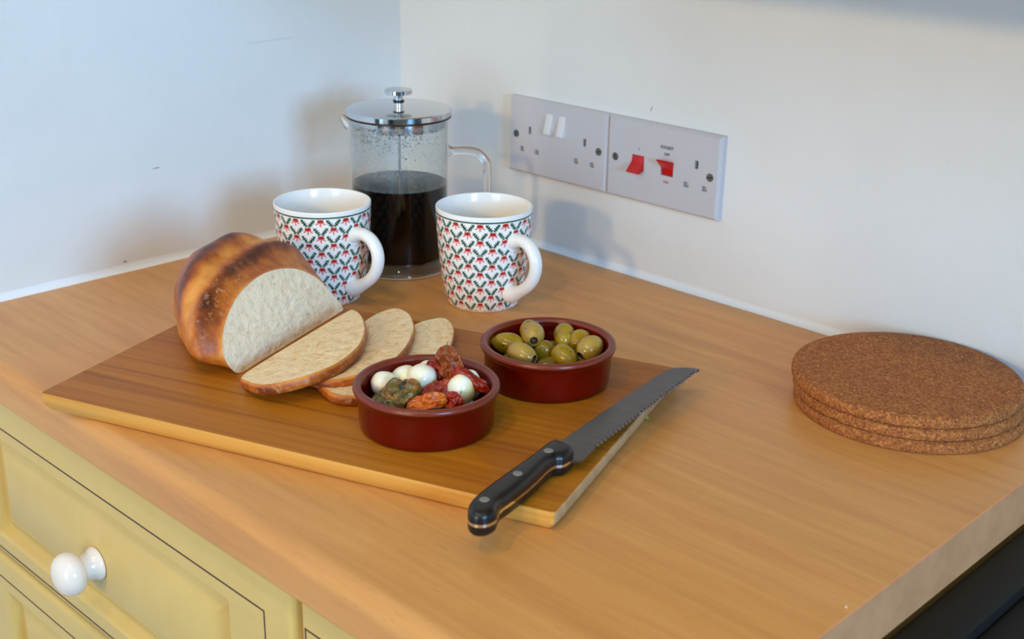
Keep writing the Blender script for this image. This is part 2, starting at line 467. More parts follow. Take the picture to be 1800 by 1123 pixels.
# sealant beads where the worktop meets the walls (concave fillet)
def bead(name, along):
    R = 0.007; prof = []
    for k in range(7):
        a = math.pi/2*k/6; prof.append((R-R*math.sin(a), R-R*math.cos(a)))
    vs_, fs = [], []
    L = 40
    for i in range(L+1):
        u = i/L
        w = 1.0+0.25*mnoise.noise(Vector((u*9.0, 3.1, along)))
        for (a, b) in prof:
            if along == 0: vs_.append((u*0.888, -a*w*0.8, b*w))
            else: vs_.append((a*w*0.8, -u*0.605, b*w))
    n = len(prof)
    for i in range(L):
        for k in range(n-1): fs.append((i*n+k, i*n+k+1, (i+1)*n+k+1, (i+1)*n+k))
    return struct(fix_normals(mesh_obj(name, vs_, fs, M_caulk)))
bead('trim_1', 0); bead('trim_2', 1)

# scuffs and specks on the painted walls, where the photograph shows them
def on_wall(px, py, axis):
    v = ray(px, py); k = (0.0-CAM[axis])/v[axis]; return CAM+k*v
M_scuff = plain('grey_scuff', (120, 124, 122), 0.7); M_scuff2 = plain('faint_scuff', (214, 217, 214), 0.7)
def scuff(wall, axis, pts, w, m):
    P = [on_wall(x, y, axis) for x, y in pts]; vs_, fs = [], []
    for i, p in enumerate(P):
        d = P[min(i+1, len(P)-1)]-P[max(i-1, 0)]; d /= np.linalg.norm(d)
        nrm = np.array([1.0, 0, 0]) if axis == 0 else np.array([0, -1.0, 0]); sd_ = np.cross(nrm, d)
        ww = w*(0.35 if i in (0, len(P)-1) else 1.0)
        for sg in (-1, 1): vs_.append(p+sd_*sg*ww+nrm*0.00015)
    for i in range(len(P)-1): fs.append((2*i, 2*i+1, 2*i+3, 2*i+2))
    o = mesh_obj('scuff_mark', vs_, fs, m, bpy.data.objects[wall], False)
    return o
scuff('wall_left', 0, [(432, 77), (462, 73), (490, 69), (503, 67), (515, 67)], 0.0009, M_scuff2)
scuff('wall_left', 0, [(268, 297), (275, 295), (281, 294)], 0.0006, M_scuff)
scuff('wall_left', 0, [(216, 461), (220, 459), (223, 461)], 0.0009, M_scuff)
scuff('wall_back', 1, [(1144, 196), (1145, 191), (1148, 187)], 0.0005, M_scuff)
for x_, y_ in ((1197, 441), (1507, 331), (1667, 283), (1259, 263), (1453, 500)):
    scuff('wall_back', 1, [(x_, y_-2), (x_+1, y_), (x_, y_+2)], 0.0005, M_scuff2)

# ------------------------------------------------------------------ worktop
WT_X, WT_Y, WT_T = 0.887, -0.6115, 0.040
wt = tag(empty('worktop', (0, 0, 0)), 'beech-effect laminate worktop with a rounded front edge, fitted into the corner', 'worktop')
prof = [(-0.0005, 0.0), (WT_Y+0.013, 0.0)]
for k in range(1, 9):
    a = math.pi/2*k/8; prof.append((WT_Y+0.013-0.013*math.sin(a), -0.013+0.013*math.cos(a)))
prof += [(WT_Y, -0.034), (WT_Y+0.005, -WT_T), (-0.0005, -WT_T)]
xs = np.linspace(0.0005, WT_X, 2)
vs_ = [(x, y, z) for x in xs for y, z in prof]; n = len(prof)
fs = [(i, (i+1) % n, n+(i+1) % n, n+i) for i in range(n)]
fs += [tuple(range(n)), tuple(range(n, 2*n))[::-1]]
fix_normals(mesh_obj('top', vs_, fs, M_lam, wt, True, 35))
st = [(WT_X, y, z) for y, z in prof]+[(WT_X+0.0012, y, z) for y, z in prof]
o = fix_normals(mesh_obj('edging_strip', st, [(i, (i+1) % n, n+(i+1) % n, n+i) for i in range(n)]+[tuple(range(n)), tuple(range(n, 2*n))[::-1]], M_edge, wt, False))
o['label'] = 'worn beige edging strip'

# ------------------------------------------------------------------ base cabinets
FY = -0.602           # plane of the drawer fronts
def front_panel(name, x0, x1, z0, z1, parent, pin=None, mould=None, field=None):
    """moulded front, facing -y. rect loops from back edge to the middle: (inset l, r, b, t, y)"""
    loops = []
    def L(i_l, i_r, i_b, i_t, y): loops.append((x0+i_l, x1-i_r, z0+i_b, z1-i_t, y))
    L(0, 0, 0, 0, FY+0.020)
    R = 0.010
    for k in range(0, 6):
        a = math.pi/2*k/5; i = R-R*math.cos(a); L(i, i, i, i, FY+R-R*math.sin(a))
    mx0, mx1, mz0, mz1 = mould; f0, f1, g0, g1 = field
    def A(a, b, c, d, y): loops.append((a, b, c, d, y))
    A(mx0, mx1, mz0, mz1, FY)
    for d, y in ((0.0015, 0.0012), (0.003, 0.004), (0.005, 0.0085), (0.0065, 0.0100), (0.009, 0.0104)):
        A(mx0+d, mx1-d, mz0+d, mz1-d, FY+y)
    A(f0, f1, g0, g1, FY+0.0005)
    vs_, fs = [], []
    for a, b, c, d, y in loops: vs_ += [(a, y, c), (b, y, c), (b, y, d), (a, y, d)]
    for i in range(len(loops)-1):
        for k in range(4): fs.append((i*4+k, i*4+(k+1) % 4, i*4+4+(k+1) % 4, i*4+4+k))
    e = (len(loops)-1)*4; fs.append((e, e+1, e+2, e+3)); fs.append((3, 2, 1, 0))
    fr = fix_normals(mesh_obj(name, vs_, fs, M_cream, parent, True, 25))
    if pin:
        a, b, c, d = pin; w = 0.0013
        bm = bmesh.new()
        for lo, hi in (((a, c), (b, c+w)), ((a, d-w), (b, d)), ((a, c+w), (a+w, d-w)), ((b-w, c+w), (b, d-w))):
            bm_box(bm, (lo[0], FY-0.0003, lo[1]), (hi[0], FY+0.0005, hi[1]))
        bm_obj('pinstripe', bm, M_pin, fr, False)
    return fr
def knob(x, z, parent):
    pr = [(0, 0), (0.0135, 0), (0.0148, 0.001), (0.0150, 0.0026), (0.0140, 0.0045), (0.0122, 0.008), (0.0112, 0.012), (0.0110, 0.0145), (0.0122, 0.0165),
          (0.0150, 0.0178), (0.0178, 0.0205), (0.0190, 0.0245), (0.0186, 0.029), (0.0165, 0.0335), (0.0125, 0.0368), (0.0070, 0.0386), (0, 0.0392)]
    k = lathe('knob', pr, M_knob, parent, 48)
    k.rotation_euler = (math.pi/2, 0, 0); k.location = (x, FY+0.0006, z)
    k['label'] = 'round white porcelain knob'
    return k
du = tag(empty('drawer_unit', (0.29, -0.3, -0.9)), 'cream drawer unit with raised panels and a white knob, below the worktop', 'drawer unit')
def in_unit(o, u):
    o.location = Vector(o.location)-Vector(u.location); return o
in_unit(box('carcass', (0.004, FY+0.022, -0.88), (0.580, -0.02, -WT_T-0.001), M_cream, du), du)
zt = -0.0425
for k, (za, zb) in enumerate(((-0.2225, zt), (-0.4500, -0.2250), (-0.8, -0.4525))):
    if k == 0: pin = (0.045, 0.543, -0.2131, -0.0729); mo = (0.092, 0.497, -0.1985, -0.0855); fi = (0.128, 0.460, -0.1675, -0.1210)
    else: pin = (0.045, 0.543, za+0.0105, zb-0.0245); mo = (0.092, 0.497, za+0.025, zb-0.038); fi = (0.128, 0.460, za+0.056, zb-0.074)
    fr = in_unit(front_panel('drawer', 0.007, 0.5785, za, zb, du, pin, mo, fi), du)
    knob(0.294, (mo[2]+mo[3])/2-0.0015, fr)
bc = tag(empty('base_cabinet', (0.735, -0.3, -0.9)), 'cream base cabinet with a pinstriped door, at the open end of the worktop', 'cabinet')
in_unit(box('carcass', (0.584, FY+0.022, -0.88), (0.880, -0.02, -WT_T-0.001), M_cream, bc), bc)
in_unit(front_panel('door', 0.5818, 0.881, -0.8, zt, bc, (0.5905, 0.846, -0.77, -0.0640), (0.640, 0.815, -0.72, -0.110), (0.676, 0.780, -0.68, -0.146)), bc)

# ------------------------------------------------------------------ cooker beside the worktop
ck = tag(empty('cooker', (1.2, -0.31, -0.9)), 'black cooker standing beside the beige end of the worktop', 'cooker')
in_unit(box('body', (0.900, -0.60, -0.88), (1.50, -0.01, -0.088), M_cooker, ck, 0.004), ck)
in_unit(box('hob_rim', (0.8892, -0.605, -0.090), (0.925, -0.008, -0.0420), M_cooker2, ck, 0.004), ck)
in_unit(box('hob_rim', (1.475, -0.605, -0.090), (1.503, -0.008, -0.0420), M_cooker2, ck, 0.004), ck)
in_unit(box('hob_top', (0.925, -0.600, -0.090), (1.475, -0.010, -0.0500), M_cooker, ck, 0.003), ck)

# ------------------------------------------------------------------ wall cabinet above (out of the picture; it shades the upper wall)
wc = tag(empty('wall_cabinet', (0.9, -0.16, 0.37)), 'cream wall cabinet mounted high above the worktop', 'cabinet')
in_unit(box('carcass', (0.34, -0.31, 0.37), (1.75, -0.002, 1.10), M_cream, wc), wc)
for x in (0.34, 0.80, 1.26): in_unit(box('door', (x+0.002, -0.330, 0.372), (x+0.456, -0.311, 1.098), M_cream, wc, 0.004), wc)

# ------------------------------------------------------------------ spotlights behind the camera
LAMP_LAB = ['brass spotlight hanging on a rod, farther from the window wall', 'brass spotlight hanging on a rod, nearer the window wall',
            'brass ceiling spotlight above the chopping board', 'brass ceiling spotlight above the open end of the worktop']
for i, (p, aim, pw) in enumerate(LAMPS):
    l = bpy.data.lights.new('lamp_light', 'SPOT'); l.energy = pw; l.color = WARM; l.shadow_soft_size = 0.09 if i < 2 else 0.03
    l.spot_size = math.radians(75 if i < 2 else 54); l.spot_blend = 0.6
    lo = bpy.data.objects.new('lamp_light', l); col.objects.link(lo)
    root = tag(empty('spotlight', p), LAMP_LAB[i], 'lamp', 'spotlights')
    dv = (Vector(aim)-Vector(p)).normalized(); qd = dv.to_track_quat('-Z', 'Y')
    lo.parent = root; lo.rotation_euler = qd.to_euler(); lo.location = dv*0.012
    h = lathe('housing', [(0, 0.075), (0.018, 0.074), (0.024, 0.066), (0.026, 0.05), (0.041, 0.005), (0.043, -0.004), (0.040, -0.004), (0.037, 0.004), (0.022, 0.045), (0, 0.05)], M_brass, root, 32)
    h.rotation_euler = qd.to_euler()
    b = -dv*0.070
    tube('rod', [tuple(b), (b.x, b.y, b.z+0.02), (b.x, b.y, Z1-p[2])], 0.004, M_brass, root, 10)

# ------------------------------------------------------------------ wall sockets
def plate_mesh(name, parent, holes, depth=0.0095):
    """146 x 86 plate; local x right, z up, front face at y=-depth; rectangular holes are real recesses"""
    W, H, ins = 0.146, 0.086, 0.0028
    xs = sorted({ins, W-ins, *[h[0] for h in holes], *[h[1] for h in holes]})
    zs = sorted({ins, H-ins, *[h[2] for h in holes], *[h[3] for h in holes]})
    bm = bmesh.new(); cache = {}
    def V(x, y, z):
        k = (round(x, 6), round(y, 6), round(z, 6))
        if k not in cache: cache[k] = bm.verts.new(k)
        return cache[k]
    def F(pts, mi=0):
        try:
            f = bm.faces.new([V(*p) for p in pts]); f.material_index = mi
        except ValueError: pass
    for i in range(len(xs)-1):
        for j in range(len(zs)-1):
            cx, cz = (xs[i]+xs[i+1])/2, (zs[j]+zs[j+1])/2
            if any(h[0] < cx < h[1] and h[2] < cz < h[3] for h in holes): continue
            F([(xs[i], -depth, zs[j]), (xs[i+1], -depth, zs[j]), (xs[i+1], -depth, zs[j+1]), (xs[i], -depth, zs[j+1])])
    # chamfer and sides, sharing the split front edge
    d1 = -depth+0.0032
    def cl(x, z):
        return (0.0 if x == xs[0] else (W if x == xs[-1] else x)), (0.0 if z == zs[0] else (H if z == zs[-1] else z))
    ring = [(x, zs[0]) for x in xs]+[(xs[-1], z) for z in zs[1:]]+[(x, zs[-1]) for x in xs[::-1][1:]]+[(xs[0], z) for z in zs[::-1][1:-1]]
    for a, b in zip(ring, ring[1:]+ring[:1]):
        A, B = cl(*a), cl(*b)
        F([(a[0], -depth, a[1]), (b[0], -depth, b[1]), (B[0], d1, B[1]), (A[0], d1, A[1])])
        F([(A[0], d1, A[1]), (B[0], d1, B[1]), (B[0], 0.0005, B[1]), (A[0], 0.0005, A[1])])
    for h in holes:
        a, b, c, d = h[:4]; y = -depth+0.0055; mi = h[4]
        q4 = [(a, c), (b, c), (b, d), (a, d)]
        # split walls would leave T-junctions; they are invisible at this size
        for p, r in zip(q4, q4[1:]+q4[:1]):
            F([(p[0], -depth, p[1]), (r[0], -depth, r[1]), (r[0], y, r[1]), (p[0], y, p[1])])
        bm.faces.ensure_lookup_table()
        if mi == 3:
            xm = a+(b-a)*0.5
            F([(a, y, c), (xm, y, c), (xm, y, d), (a, y, d)], 0); F([(xm, y, c), (b, y, c), (b, y, d), (xm, y, d)], 2)
        else: F([(p[0], y, p[1]) for p in q4], mi)
    bmesh.ops.recalc_face_normals(bm, faces=bm.faces[:])
    me = bpy.data.meshes.new(name); bm.to_mesh(me); bm.free()
    return link_mesh(name, me, None, parent, False, 0, [M_plastic, M_hole, M_brass])
def screw(x, z, parent, ang=0.4, D=0.0095):
    s = lathe('screw', [(0.0042, 0.0), (0.0042, 0.0003), (0.0036, 0.0004), (0.0034, 0.0002), (0, 0.0003)], M_screw, parent, 24, sharp=20)
    s.rotation_euler = (math.pi/2, 0, 0); s.location = (x, -D, z)
    sl = box('screw_slot', (-0.0034, -0.0005, -0.0002), (0.0034, 0.0005, 0.00045), M_hole, s)
    sl.rotation_euler = (0, 0, ang)
    return s
def xprism(name, prof, x0, x1, mat, parent, bev=0.0006):
    """profile in (y, z), extruded along x"""
    bm = bmesh.new()
    a = [bm.verts.new((x0, y, z)) for y, z in prof]; f = bm.faces.new(a)
    r = bmesh.ops.extrude_face_region(bm, geom=[f])
    for v in [g for g in r['geom'] if isinstance(g, bmesh.types.BMVert)]: v.co.x = x1
    if bev: bmesh.ops.bevel(bm, geom=bm.edges[:], offset=bev, segments=2, profile=0.5, affect='EDGES')
    return bm_obj(name, bm, mat, parent, True, 30)
def lettering(txt, x, z, size, mat, parent, D=0.0095):
    c = bpy.data.curves.new('lettering', 'FONT'); c.body = txt; c.size = size; c.align_x = 'CENTER'; c.align_y = 'CENTER'; c.extrude = 0.00004; c.offset = 0.00010
    t = bpy.data.objects.new('lettering_tmp', c); col.objects.link(t)
    bpy.context.view_layer.update()
    me = bpy.data.meshes.new_from_object(t.evaluated_get(bpy.context.evaluated_depsgraph_get()))
    bpy.data.objects.remove(t); me.materials.clear(); me.name = 'lettering'
    o = link_mesh('lettering', me, mat, parent, False, 0)
    o.rotation_euler = (math.pi/2, 0, 0); o.location = (x, -D-0.0001, z)
    return o
def pins(xc, zc):
    """one UK outlet: earth slot above two square pins. mi 1 = dark, 3 = half white half brass"""
    return [(xc-0.0023, xc+0.0023, zc+0.0195-0.0042, zc+0.0195+0.0042, 1),
            (xc-0.0115-0.0035, xc-0.0115+0.0035, zc-0.0030-0.0028, zc-0.0030+0.0028, 3),
            (xc+0.0115-0.0035, xc+0.0115+0.0035, zc-0.0030-0.0028, zc-0.0030+0.0028, 3)]
D = 0.0095
SX, SZ = 0.1972, 0.0846
s1 = tag(empty('double_socket', (SX, -0.0002, SZ)), 'white double wall socket with two white rocker switches', 'socket')
plate_mesh('plate', s1, pins(0.0327, 0.0310)+pins(0.1145, 0.0310))
screw(0.0121, 0.0440, s1, 1.0); screw(0.1350, 0.0440, s1, 0.3)
for xa in (0.0579, 0.0768):
    xprism('rocker_switch', [(-D+0.002, 0.0735), (-D-0.0002, 0.0735), (-D-0.0056, 0.0525), (-D-0.0048, 0.0505), (-D+0.002, 0.0500)], xa, xa+0.0093, M_rocker, s1, 0.0004)
s2 = tag(empty('cooker_switch', (SX+0.1465, -0.0002, SZ)), 'white cooker switch plate with two red switches and one outlet', 'switch')
plate_mesh('plate', s2, pins(0.1174, 0.0338)+[(0.0345, 0.0507, 0.0340, 0.0500, 1), (0.0727, 0.0889, 0.0348, 0.0500, 1)])
screw(0.0120, 0.0434, s2, 1.9); screw(0.1348, 0.0434, s2, 0.2)
xprism('red_switch', [(-D+0.004, 0.0497), (-D+0.0006, 0.0497), (-D-0.0012, 0.0425), (-D-0.0100, 0.0335), (-D-0.0075, 0.0316), (-D+0.004, 0.0350)], 0.0348, 0.0504, M_red, s2, 0.0005)
xprism('red_switch', [(-D+0.004, 0.0350), (-D+0.0016, 0.0350), (-D+0.0004, 0.0420), (-D-0.0085, 0.0508), (-D-0.0090, 0.0528), (-D+0.002, 0.0500), (-D+0.004, 0.0497)], 0.0730, 0.0886, M_red, s2, 0.0005)
lettering('SOCKET', 0.0796, 0.0640, 0.0045, M_ink, s2)
lettering('OFF', 0.0798, 0.0570, 0.0040, M_ink, s2)
lettering('ON', 0.0803, 0.0283, 0.0042, M_inkred, s2)
lettering('r', 0.0436, 0.0569, 0.0040, M_ink, s2)

# ------------------------------------------------------------------ chopping board
BZ = 0.015; BANG = math.radians(20.2); BC = (0.436, -0.4143); BW, BD = 0.452, 0.283
cb = tag(empty('chopping_board', (BC[0], BC[1], 0.0), BANG), 'rectangular bamboo chopping board lying askew on the worktop', 'chopping board')
def board():
    loops = []
    def rr(wx, dy, z, rad):
        pts = []
        for cx, cy, a0 in ((wx/2-rad, dy/2-rad, 0), (-wx/2+rad, dy/2-rad, 90), (-wx/2+rad, -dy/2+rad, 180), (wx/2-rad, -dy/2+rad, 270)):
            for k in range(5):
                a = math.radians(a0+90*k/4); pts.append((cx+rad*math.cos(a), cy+rad*math.sin(a), z))
        return pts
    sp = [(BW-0.012, BD-0.012, 0.0002, 0.003), (BW-0.008, BD-0.008, 0.0006, 0.004), (BW-0.0015, BD-0.0015, 0.0055, 0.004), (BW, BD, BZ-0.0012, 0.004), (BW-0.0006, BD-0.0006, BZ-0.0003, 0.004), (BW-0.0022, BD-0.0022, BZ, 0.004)]
    vs_, fs, fm = [], [], []
    for s in sp: vs_ += rr(*s)
    n = 20
    for i in range(len(sp)-1):
        for k in range(n):
            fs.append((i*n+k, i*n+(k+1) % n, (i+1)*n+(k+1) % n, (i+1)*n+k))
            # side faces between the corner arcs: index 4 back, 9 left, 14 front, 19 right
            fm.append(1 if k in range(4, 9) or k in range(10, 19) else 2)
    for k in range(len(fm)):
        kk = k % n
        fm[k] = 2 if (kk >= 17 or kk <= 2 or 7 <= kk <= 12) else 1
    fs.append(tuple(range(n))[::-1]); fm.append(0)
    fs.append(tuple((len(sp)-1)*n+k for k in range(n))); fm.append(0)
    o = mesh_obj('board', vs_, fs, None, cb, True, 30, [M_board, M_board_edge, M_board_end], fm)
    return fix_normals(o)
board()

# ------------------------------------------------------------------ cork mats
cork_xy = [(0.7585, -0.0990), (0.7560, -0.0975), (0.7535, -0.0975)]
cork_lab = ['round cork mat at the bottom of the stack on the worktop', 'round cork mat in the middle of the stack', 'round cork mat on top of the stack']
for i, (x, y) in enumerate(cork_xy):
    h = 0.0097; R = 0.0942
    pr = [(0, 0), (R-0.003, 0), (R-0.0008, 0.0008), (R, 0.0025), (R, h-0.0035), (R-0.0008, h-0.0014), (R-0.003, h-0.0002), (R-0.005, h), (0, h)]
    o = lathe('cork_mat', pr, M_cork, None, 96)
    o.location = (x, y, i*h+0.0001); o.rotation_euler = (0, 0, i*1.3)
    tag(o, cork_lab[i], 'cork mat', 'stacked cork mats')

# ------------------------------------------------------------------ mugs
def mug_profile():
    H = 0.101
    outer = spline([(0.0345, 0.0), (0.0362, 0.0018), (0.0378, 0.006), (0.0402, 0.016), (0.0430, 0.033), (0.0453, 0.053), (0.0471, 0.075), (0.0481, 0.092), (0.0484, H-0.0012)], 232)
    return H, outer
def mug_pattern(ang, z, H):
    """ang (radians from the handle), z -> linear rgb; diamond lattice of red flowers and green sprigs"""
    NREP = 12; cw = 2*np.pi*0.0462/NREP; ch = 0.0166
    x = (ang/(2*np.pi)*NREP) % 1.0
    colr = np.tile(np.array(lin((243, 241, 238))[:3]), (len(ang), 1))
    green = np.array(lin((24, 84, 56))[:3]); red = np.array(lin((178, 38, 36))[:3]); pink = np.array(lin((226, 128, 120))[:3])
    jit = 0.0003*np.sin(ang*37+z*900)
    def elem(ox, oy):
        X = ((x-ox+0.5) % 1.0-0.5)*cw*1000            # mm
        Y = (((z-oy)/ch+0.5) % 1.0-0.5)*ch*1000
        return X, Y
    for ox, oy in ((0.0, 0.0), (0.5, 0.5*ch)):
        X, Y = elem(ox, oy-0.0003)
        AX = np.abs(X)
        # sprigs: V below each flower (wraps into the next cell vertically)
        for sh in (0.0, ch*1000):
            yy = Y-sh
            p0 = np.array([0.9, -12.4]); p1 = np.array([6.6, -5.2]); d = p1-p0; L = np.linalg.norm(d); d = d/L
            t = ((AX-p0[0])*d[0]+(yy-p0[1])*d[1])/L
            w = np.abs(-(AX-p0[0])*d[1]+(yy-p0[1])*d[0])
            sgn = -(AX-p0[0])*d[1]+(yy-p0[1])*d[0]
            saw = 0.5+0.5*np.cos((t*4.0-w*0.22)*2*np.pi)
            wid = (0.55+1.75*saw**0.8)*np.clip(np.minimum(t*6+0.3, (1.05-t)*5), 0, 1)
            m = (t > -0.02) & (t < 1.03) & (w < wid)
            colr[m] = green
        # flower: fan of pink petals under a red cap
        r = np.hypot(X, Y-1.6); th = np.arctan2(X, -(Y-1.6))
        pet = 3.9+2.0*np.cos(th*7.0)
        m = (Y < 1.6) & (Y > -5.0) & (r < pet) & (np.abs(th) < 1.75)
        colr[m] = pink
        m = ((X/3.2)**2+((Y-1.6)/1.9)**2 < 1.0+0.25*np.cos(th*9)) & (Y > 0.1-0.25*np.cos(X*4.5))
        colr[m] = red
    top = H-0.0055
    colr[z > top-0.0006] = np.array(lin((243, 241, 238))[:3])
    colr[(z > top-0.0006) & (z < top+0.0009)] = green
    colr[z < 0.0022] = np.array(lin((243, 241, 238))[:3])
    for hz in (0.0735, 0.0215):
        a = (ang+np.pi) % (2*np.pi)-np.pi
        m = (a*0.046)**2+(z-hz)**2 < 0.0098**2
        colr[m] = np.array(lin((243, 241, 238))[:3])
    return colr
def mug_print_mat():
    t = NT('printed_porcelain'); a = t.n('ShaderNodeAttribute', attribute_name='print')
    t.set(Base_Color=a.outputs['Color'], Roughness=0.14); return t.m
M_print = mug_print_mat()
def make_mug():
    H, outer = mug_profile(); SEG = 760
    root = empty('mug')
    ang = np.arange(SEG)*2*np.pi/SEG
    nO = len(outer)
    V = np.empty((nO*SEG, 3)); A = np.tile(ang, nO); Zs = np.repeat(outer[:, 1], SEG); Rr = np.repeat(outer[:, 0], SEG)
    V[:, 0] = Rr*np.cos(A); V[:, 1] = Rr*np.sin(A); V[:, 2] = Zs
    idx = np.arange(nO*SEG).reshape(nO, SEG)
    a = idx[:-1]; b = np.roll(idx, -1, 1)[:-1]; c = np.roll(idx, -1, 1)[1:]; d = idx[1:]
    Fq = np.stack([a, b, c, d], -1).reshape(-1, 4)
    me = bpy.data.meshes.new('body')
    me.vertices.add(len(V)); me.vertices.foreach_set('co', V.ravel())
    me.loops.add(Fq.size); me.loops.foreach_set('vertex_index', Fq.ravel().astype(np.int32))
    me.polygons.add(len(Fq)); me.polygons.foreach_set('loop_start', np.arange(0, Fq.size, 4, dtype=np.int32))
    me.update(calc_edges=True); me.validate()
    at_ = me.color_attributes.new('print', 'FLOAT_COLOR', 'POINT')
    cc = np.ones((len(V), 4)); cc[:, :3] = mug_pattern(A, Zs, H)
    at_.data.foreach_set('color', cc.ravel())
    link_mesh('body', me, M_print, root, True, 0)
    inner = [(0.0484, H-0.0012), (0.0480, H-0.0003), (0.0472, H), (0.0464, H-0.0004), (0.0459, H-0.0014), (0.0455, 0.080), (0.0440, 0.055), (0.0415, 0.033), (0.0380, 0.014), (0.033, 0.0065), (0.024, 0.0045), (0, 0.004)]
    lathe('inner_wall', inner, M_porc, root, 96)
    lathe('base', [(0.0345, 0.0), (0.0325, 0.0), (0.031, 0.0018), (0, 0.0020)], M_porc, root, 64)
    # handle: ear-shaped strap in the xz plane
    path = spline([(0.0440, 0, 0.0745), (0.0520, 0, 0.0765), (0.0600, 0, 0.0768), (0.0690, 0, 0.0730), (0.0755, 0, 0.0645), (0.0770, 0, 0.0540), (0.0735, 0, 0.0430), (0.0665, 0, 0.0340), (0.0575, 0, 0.0270), (0.0490, 0, 0.0220), (0.0410, 0, 0.0190)], 44)
    s = np.linspace(0, 1, 44)
    rad = 0.0058+0.0026*np.exp(-(s/0.10)**2)+0.0034*np.exp(-((1-s)/0.12)**2)
    h = tube('handle', path, rad, M_porc, root, 20, True, 0.80, ref=(0.0, 1.0, 0.0))
    # 'flat' scales along y here; make the strap wider than thick
    for v in h.data.vertices: v.co.y *= 1.45
    return root
mug_a = make_mug(); mug_a.location = (0.3306, -0.1791, 0.0002); mug_a.rotation_euler = (0, 0, math.radians(-4))
tag(mug_a, 'mug with red flowers and green sprigs, standing beside the olive bowl', 'mug', 'patterned mugs')
mug_b = mug_a.copy(); col.objects.link(mug_b)
for ch_ in list(mug_a.children):
    c_ = ch_.copy(); col.objects.link(c_); c_.parent = mug_b
mug_b.location = (0.2103, -0.2868, 0.0002); mug_b.rotation_euler = (0, 0, math.radians(5))
mug_b['label'] = 'mug with red flowers and green sprigs, half hidden behind the loaf'

# ------------------------------------------------------------------ cafetiere
PX, PY = 0.1842, -0.1627
fp = tag(empty('french_press', (PX, PY, 0.0)), 'glass coffee press with a polished steel lid and glass handle, half full', 'coffee press')
GH = 0.1655
hd = math.atan2(C_R[1], C_R[0])     # handle points along image right in the plan
gp = [(0.0515, 0.0002), (0.0538, 0.0010), (0.0545, 0.0035), (0.0540, 0.012), (0.0538, 0.03), (0.0538, 0.10), (0.0538, GH-0.008), (0.0542, GH-0.002), (0.0535, GH),
      (0.0522, GH-0.001), (0.0516, GH-0.008), (0.0512, 0.10), (0.0512, 0.03), (0.0508, 0.0175), (0.0490, 0.0140), (0.044, 0.0130), (0, 0.0128), (0, 0.0108), (0.045, 0.0110), (0.0490, 0.0085), (0.0500, 0.0030)]
gb = lathe('glass_body', gp, M_glass, fp, 96, sharp=0, close=True)
# film of condensation inside the glass above the coffee
rows, SEGM = 40, 96
zz = np.linspace(0.094, GH-0.004, rows); vs_, fs = [], []
for z in zz:
    for k in range(SEGM):
        a = 2*math.pi*k/SEGM; vs_.append((0.0510*math.cos(a), 0.0510*math.sin(a), z))
for i in range(rows-1):
    for k in range(SEGM):
        k2 = (k+1) % SEGM; fs.append((i*SEGM+k, i*SEGM+k2, (i+1)*SEGM+k2, (i+1)*SEGM+k))
cf = mesh_obj('condensation', vs_, fs, M_glass, fp, True, 0)
cf['kind'] = 'stuff'
ma = cf.data.color_attributes.new('mist', 'FLOAT_COLOR', 'POINT')
mv = []
for (x, y, z) in vs_:
    a = math.atan2(y, x)-hd; a = (a+math.pi) % (2*math.pi)-math.pi      # 0 = image right
    f = min(1.0, max(0.0, (z-0.100)/0.012))
    side = 0.5-0.5*math.cos(a)                                            # more on the spout side
    mv += [(0.35+0.65*side)*f]*3+[1.0]
ma.data.foreach_set('color', mv)
M_drop = thin_glass('water_drops', (0.30, 0.32, 0.35))
bm = bmesh.new()
for _ in range(520):
    a = rng.normal(hd+math.pi*1.28, 0.75); z = GH-0.006-abs(rng.normal(0, 0.013))
    if z < 0.11: continue
    r = rng.uniform(0.00035, 0.0008)
    if rng.random() < 0.05: r *= 1.5
    mtx = Matrix.Translation((0.0504*math.cos(a), 0.0504*math.sin(a), z)) @ Matrix.Rotation(a, 4, 'Z') @ Matrix.Diagonal((0.4, 1, 1.15, 1))
    bmesh.ops.create_icosphere(bm, subdivisions=1, radius=r, matrix=mtx)
dr = bm_obj('water_drops', bm, M_drop, fp); dr['kind'] = 'stuff'
lathe('glass_foot', [(0.0505, 0.0002), (0.0530, 0.0002), (0.0549, 0.0012), (0.0552, 0.0030), (0.0544, 0.0048), (0.0525, 0.0052), (0.0508, 0.0040), (0.0502, 0.0020)], M_rod, fp, 96, close=True, sharp=0)
lathe('glass_floor_ring', [(0.0470, 0.0118), (0.0500, 0.0128), (0.0513, 0.0150), (0.0507, 0.0152), (0.0492, 0.0134), (0.0468, 0.0126)], M_rod, fp, 96, close=True, sharp=0)
# spout lip: small glass channel opposite the handle, under the lid
sd = hd+math.pi
def pol(r, a, z): return (r*math.cos(a), r*math.sin(a), z)
tube('spout', [pol(0.0515, sd, GH-0.012), pol(0.0555, sd, GH-0.0075), pol(0.0585, sd, GH-0.004), pol(0.0602, sd, GH-0.0015)], [0.0065, 0.0055, 0.0042, 0.0030], M_rod, fp, 16, True)
path = spline([pol(0.0525, hd, 0.1285), pol(0.060, hd, 0.1285), pol(0.072, hd, 0.1290), pol(0.084, hd, 0.1265), pol(0.0925, hd, 0.1170), pol(0.0940, hd, 0.104), pol(0.0940, hd, 0.085), pol(0.0938, hd, 0.065), pol(0.0925, hd, 0.050), pol(0.085, hd, 0.040), pol(0.072, hd, 0.0370), pol(0.0525, hd, 0.0365)], 64)
rad = np.full(64, 0.0043); rad[:3] = (0.0068, 0.0058, 0.0047); rad[-3:] = (0.0047, 0.0058, 0.0068)
tube('glass_handle', path, rad, M_rod, fp, 16)
LZ = 0.1665
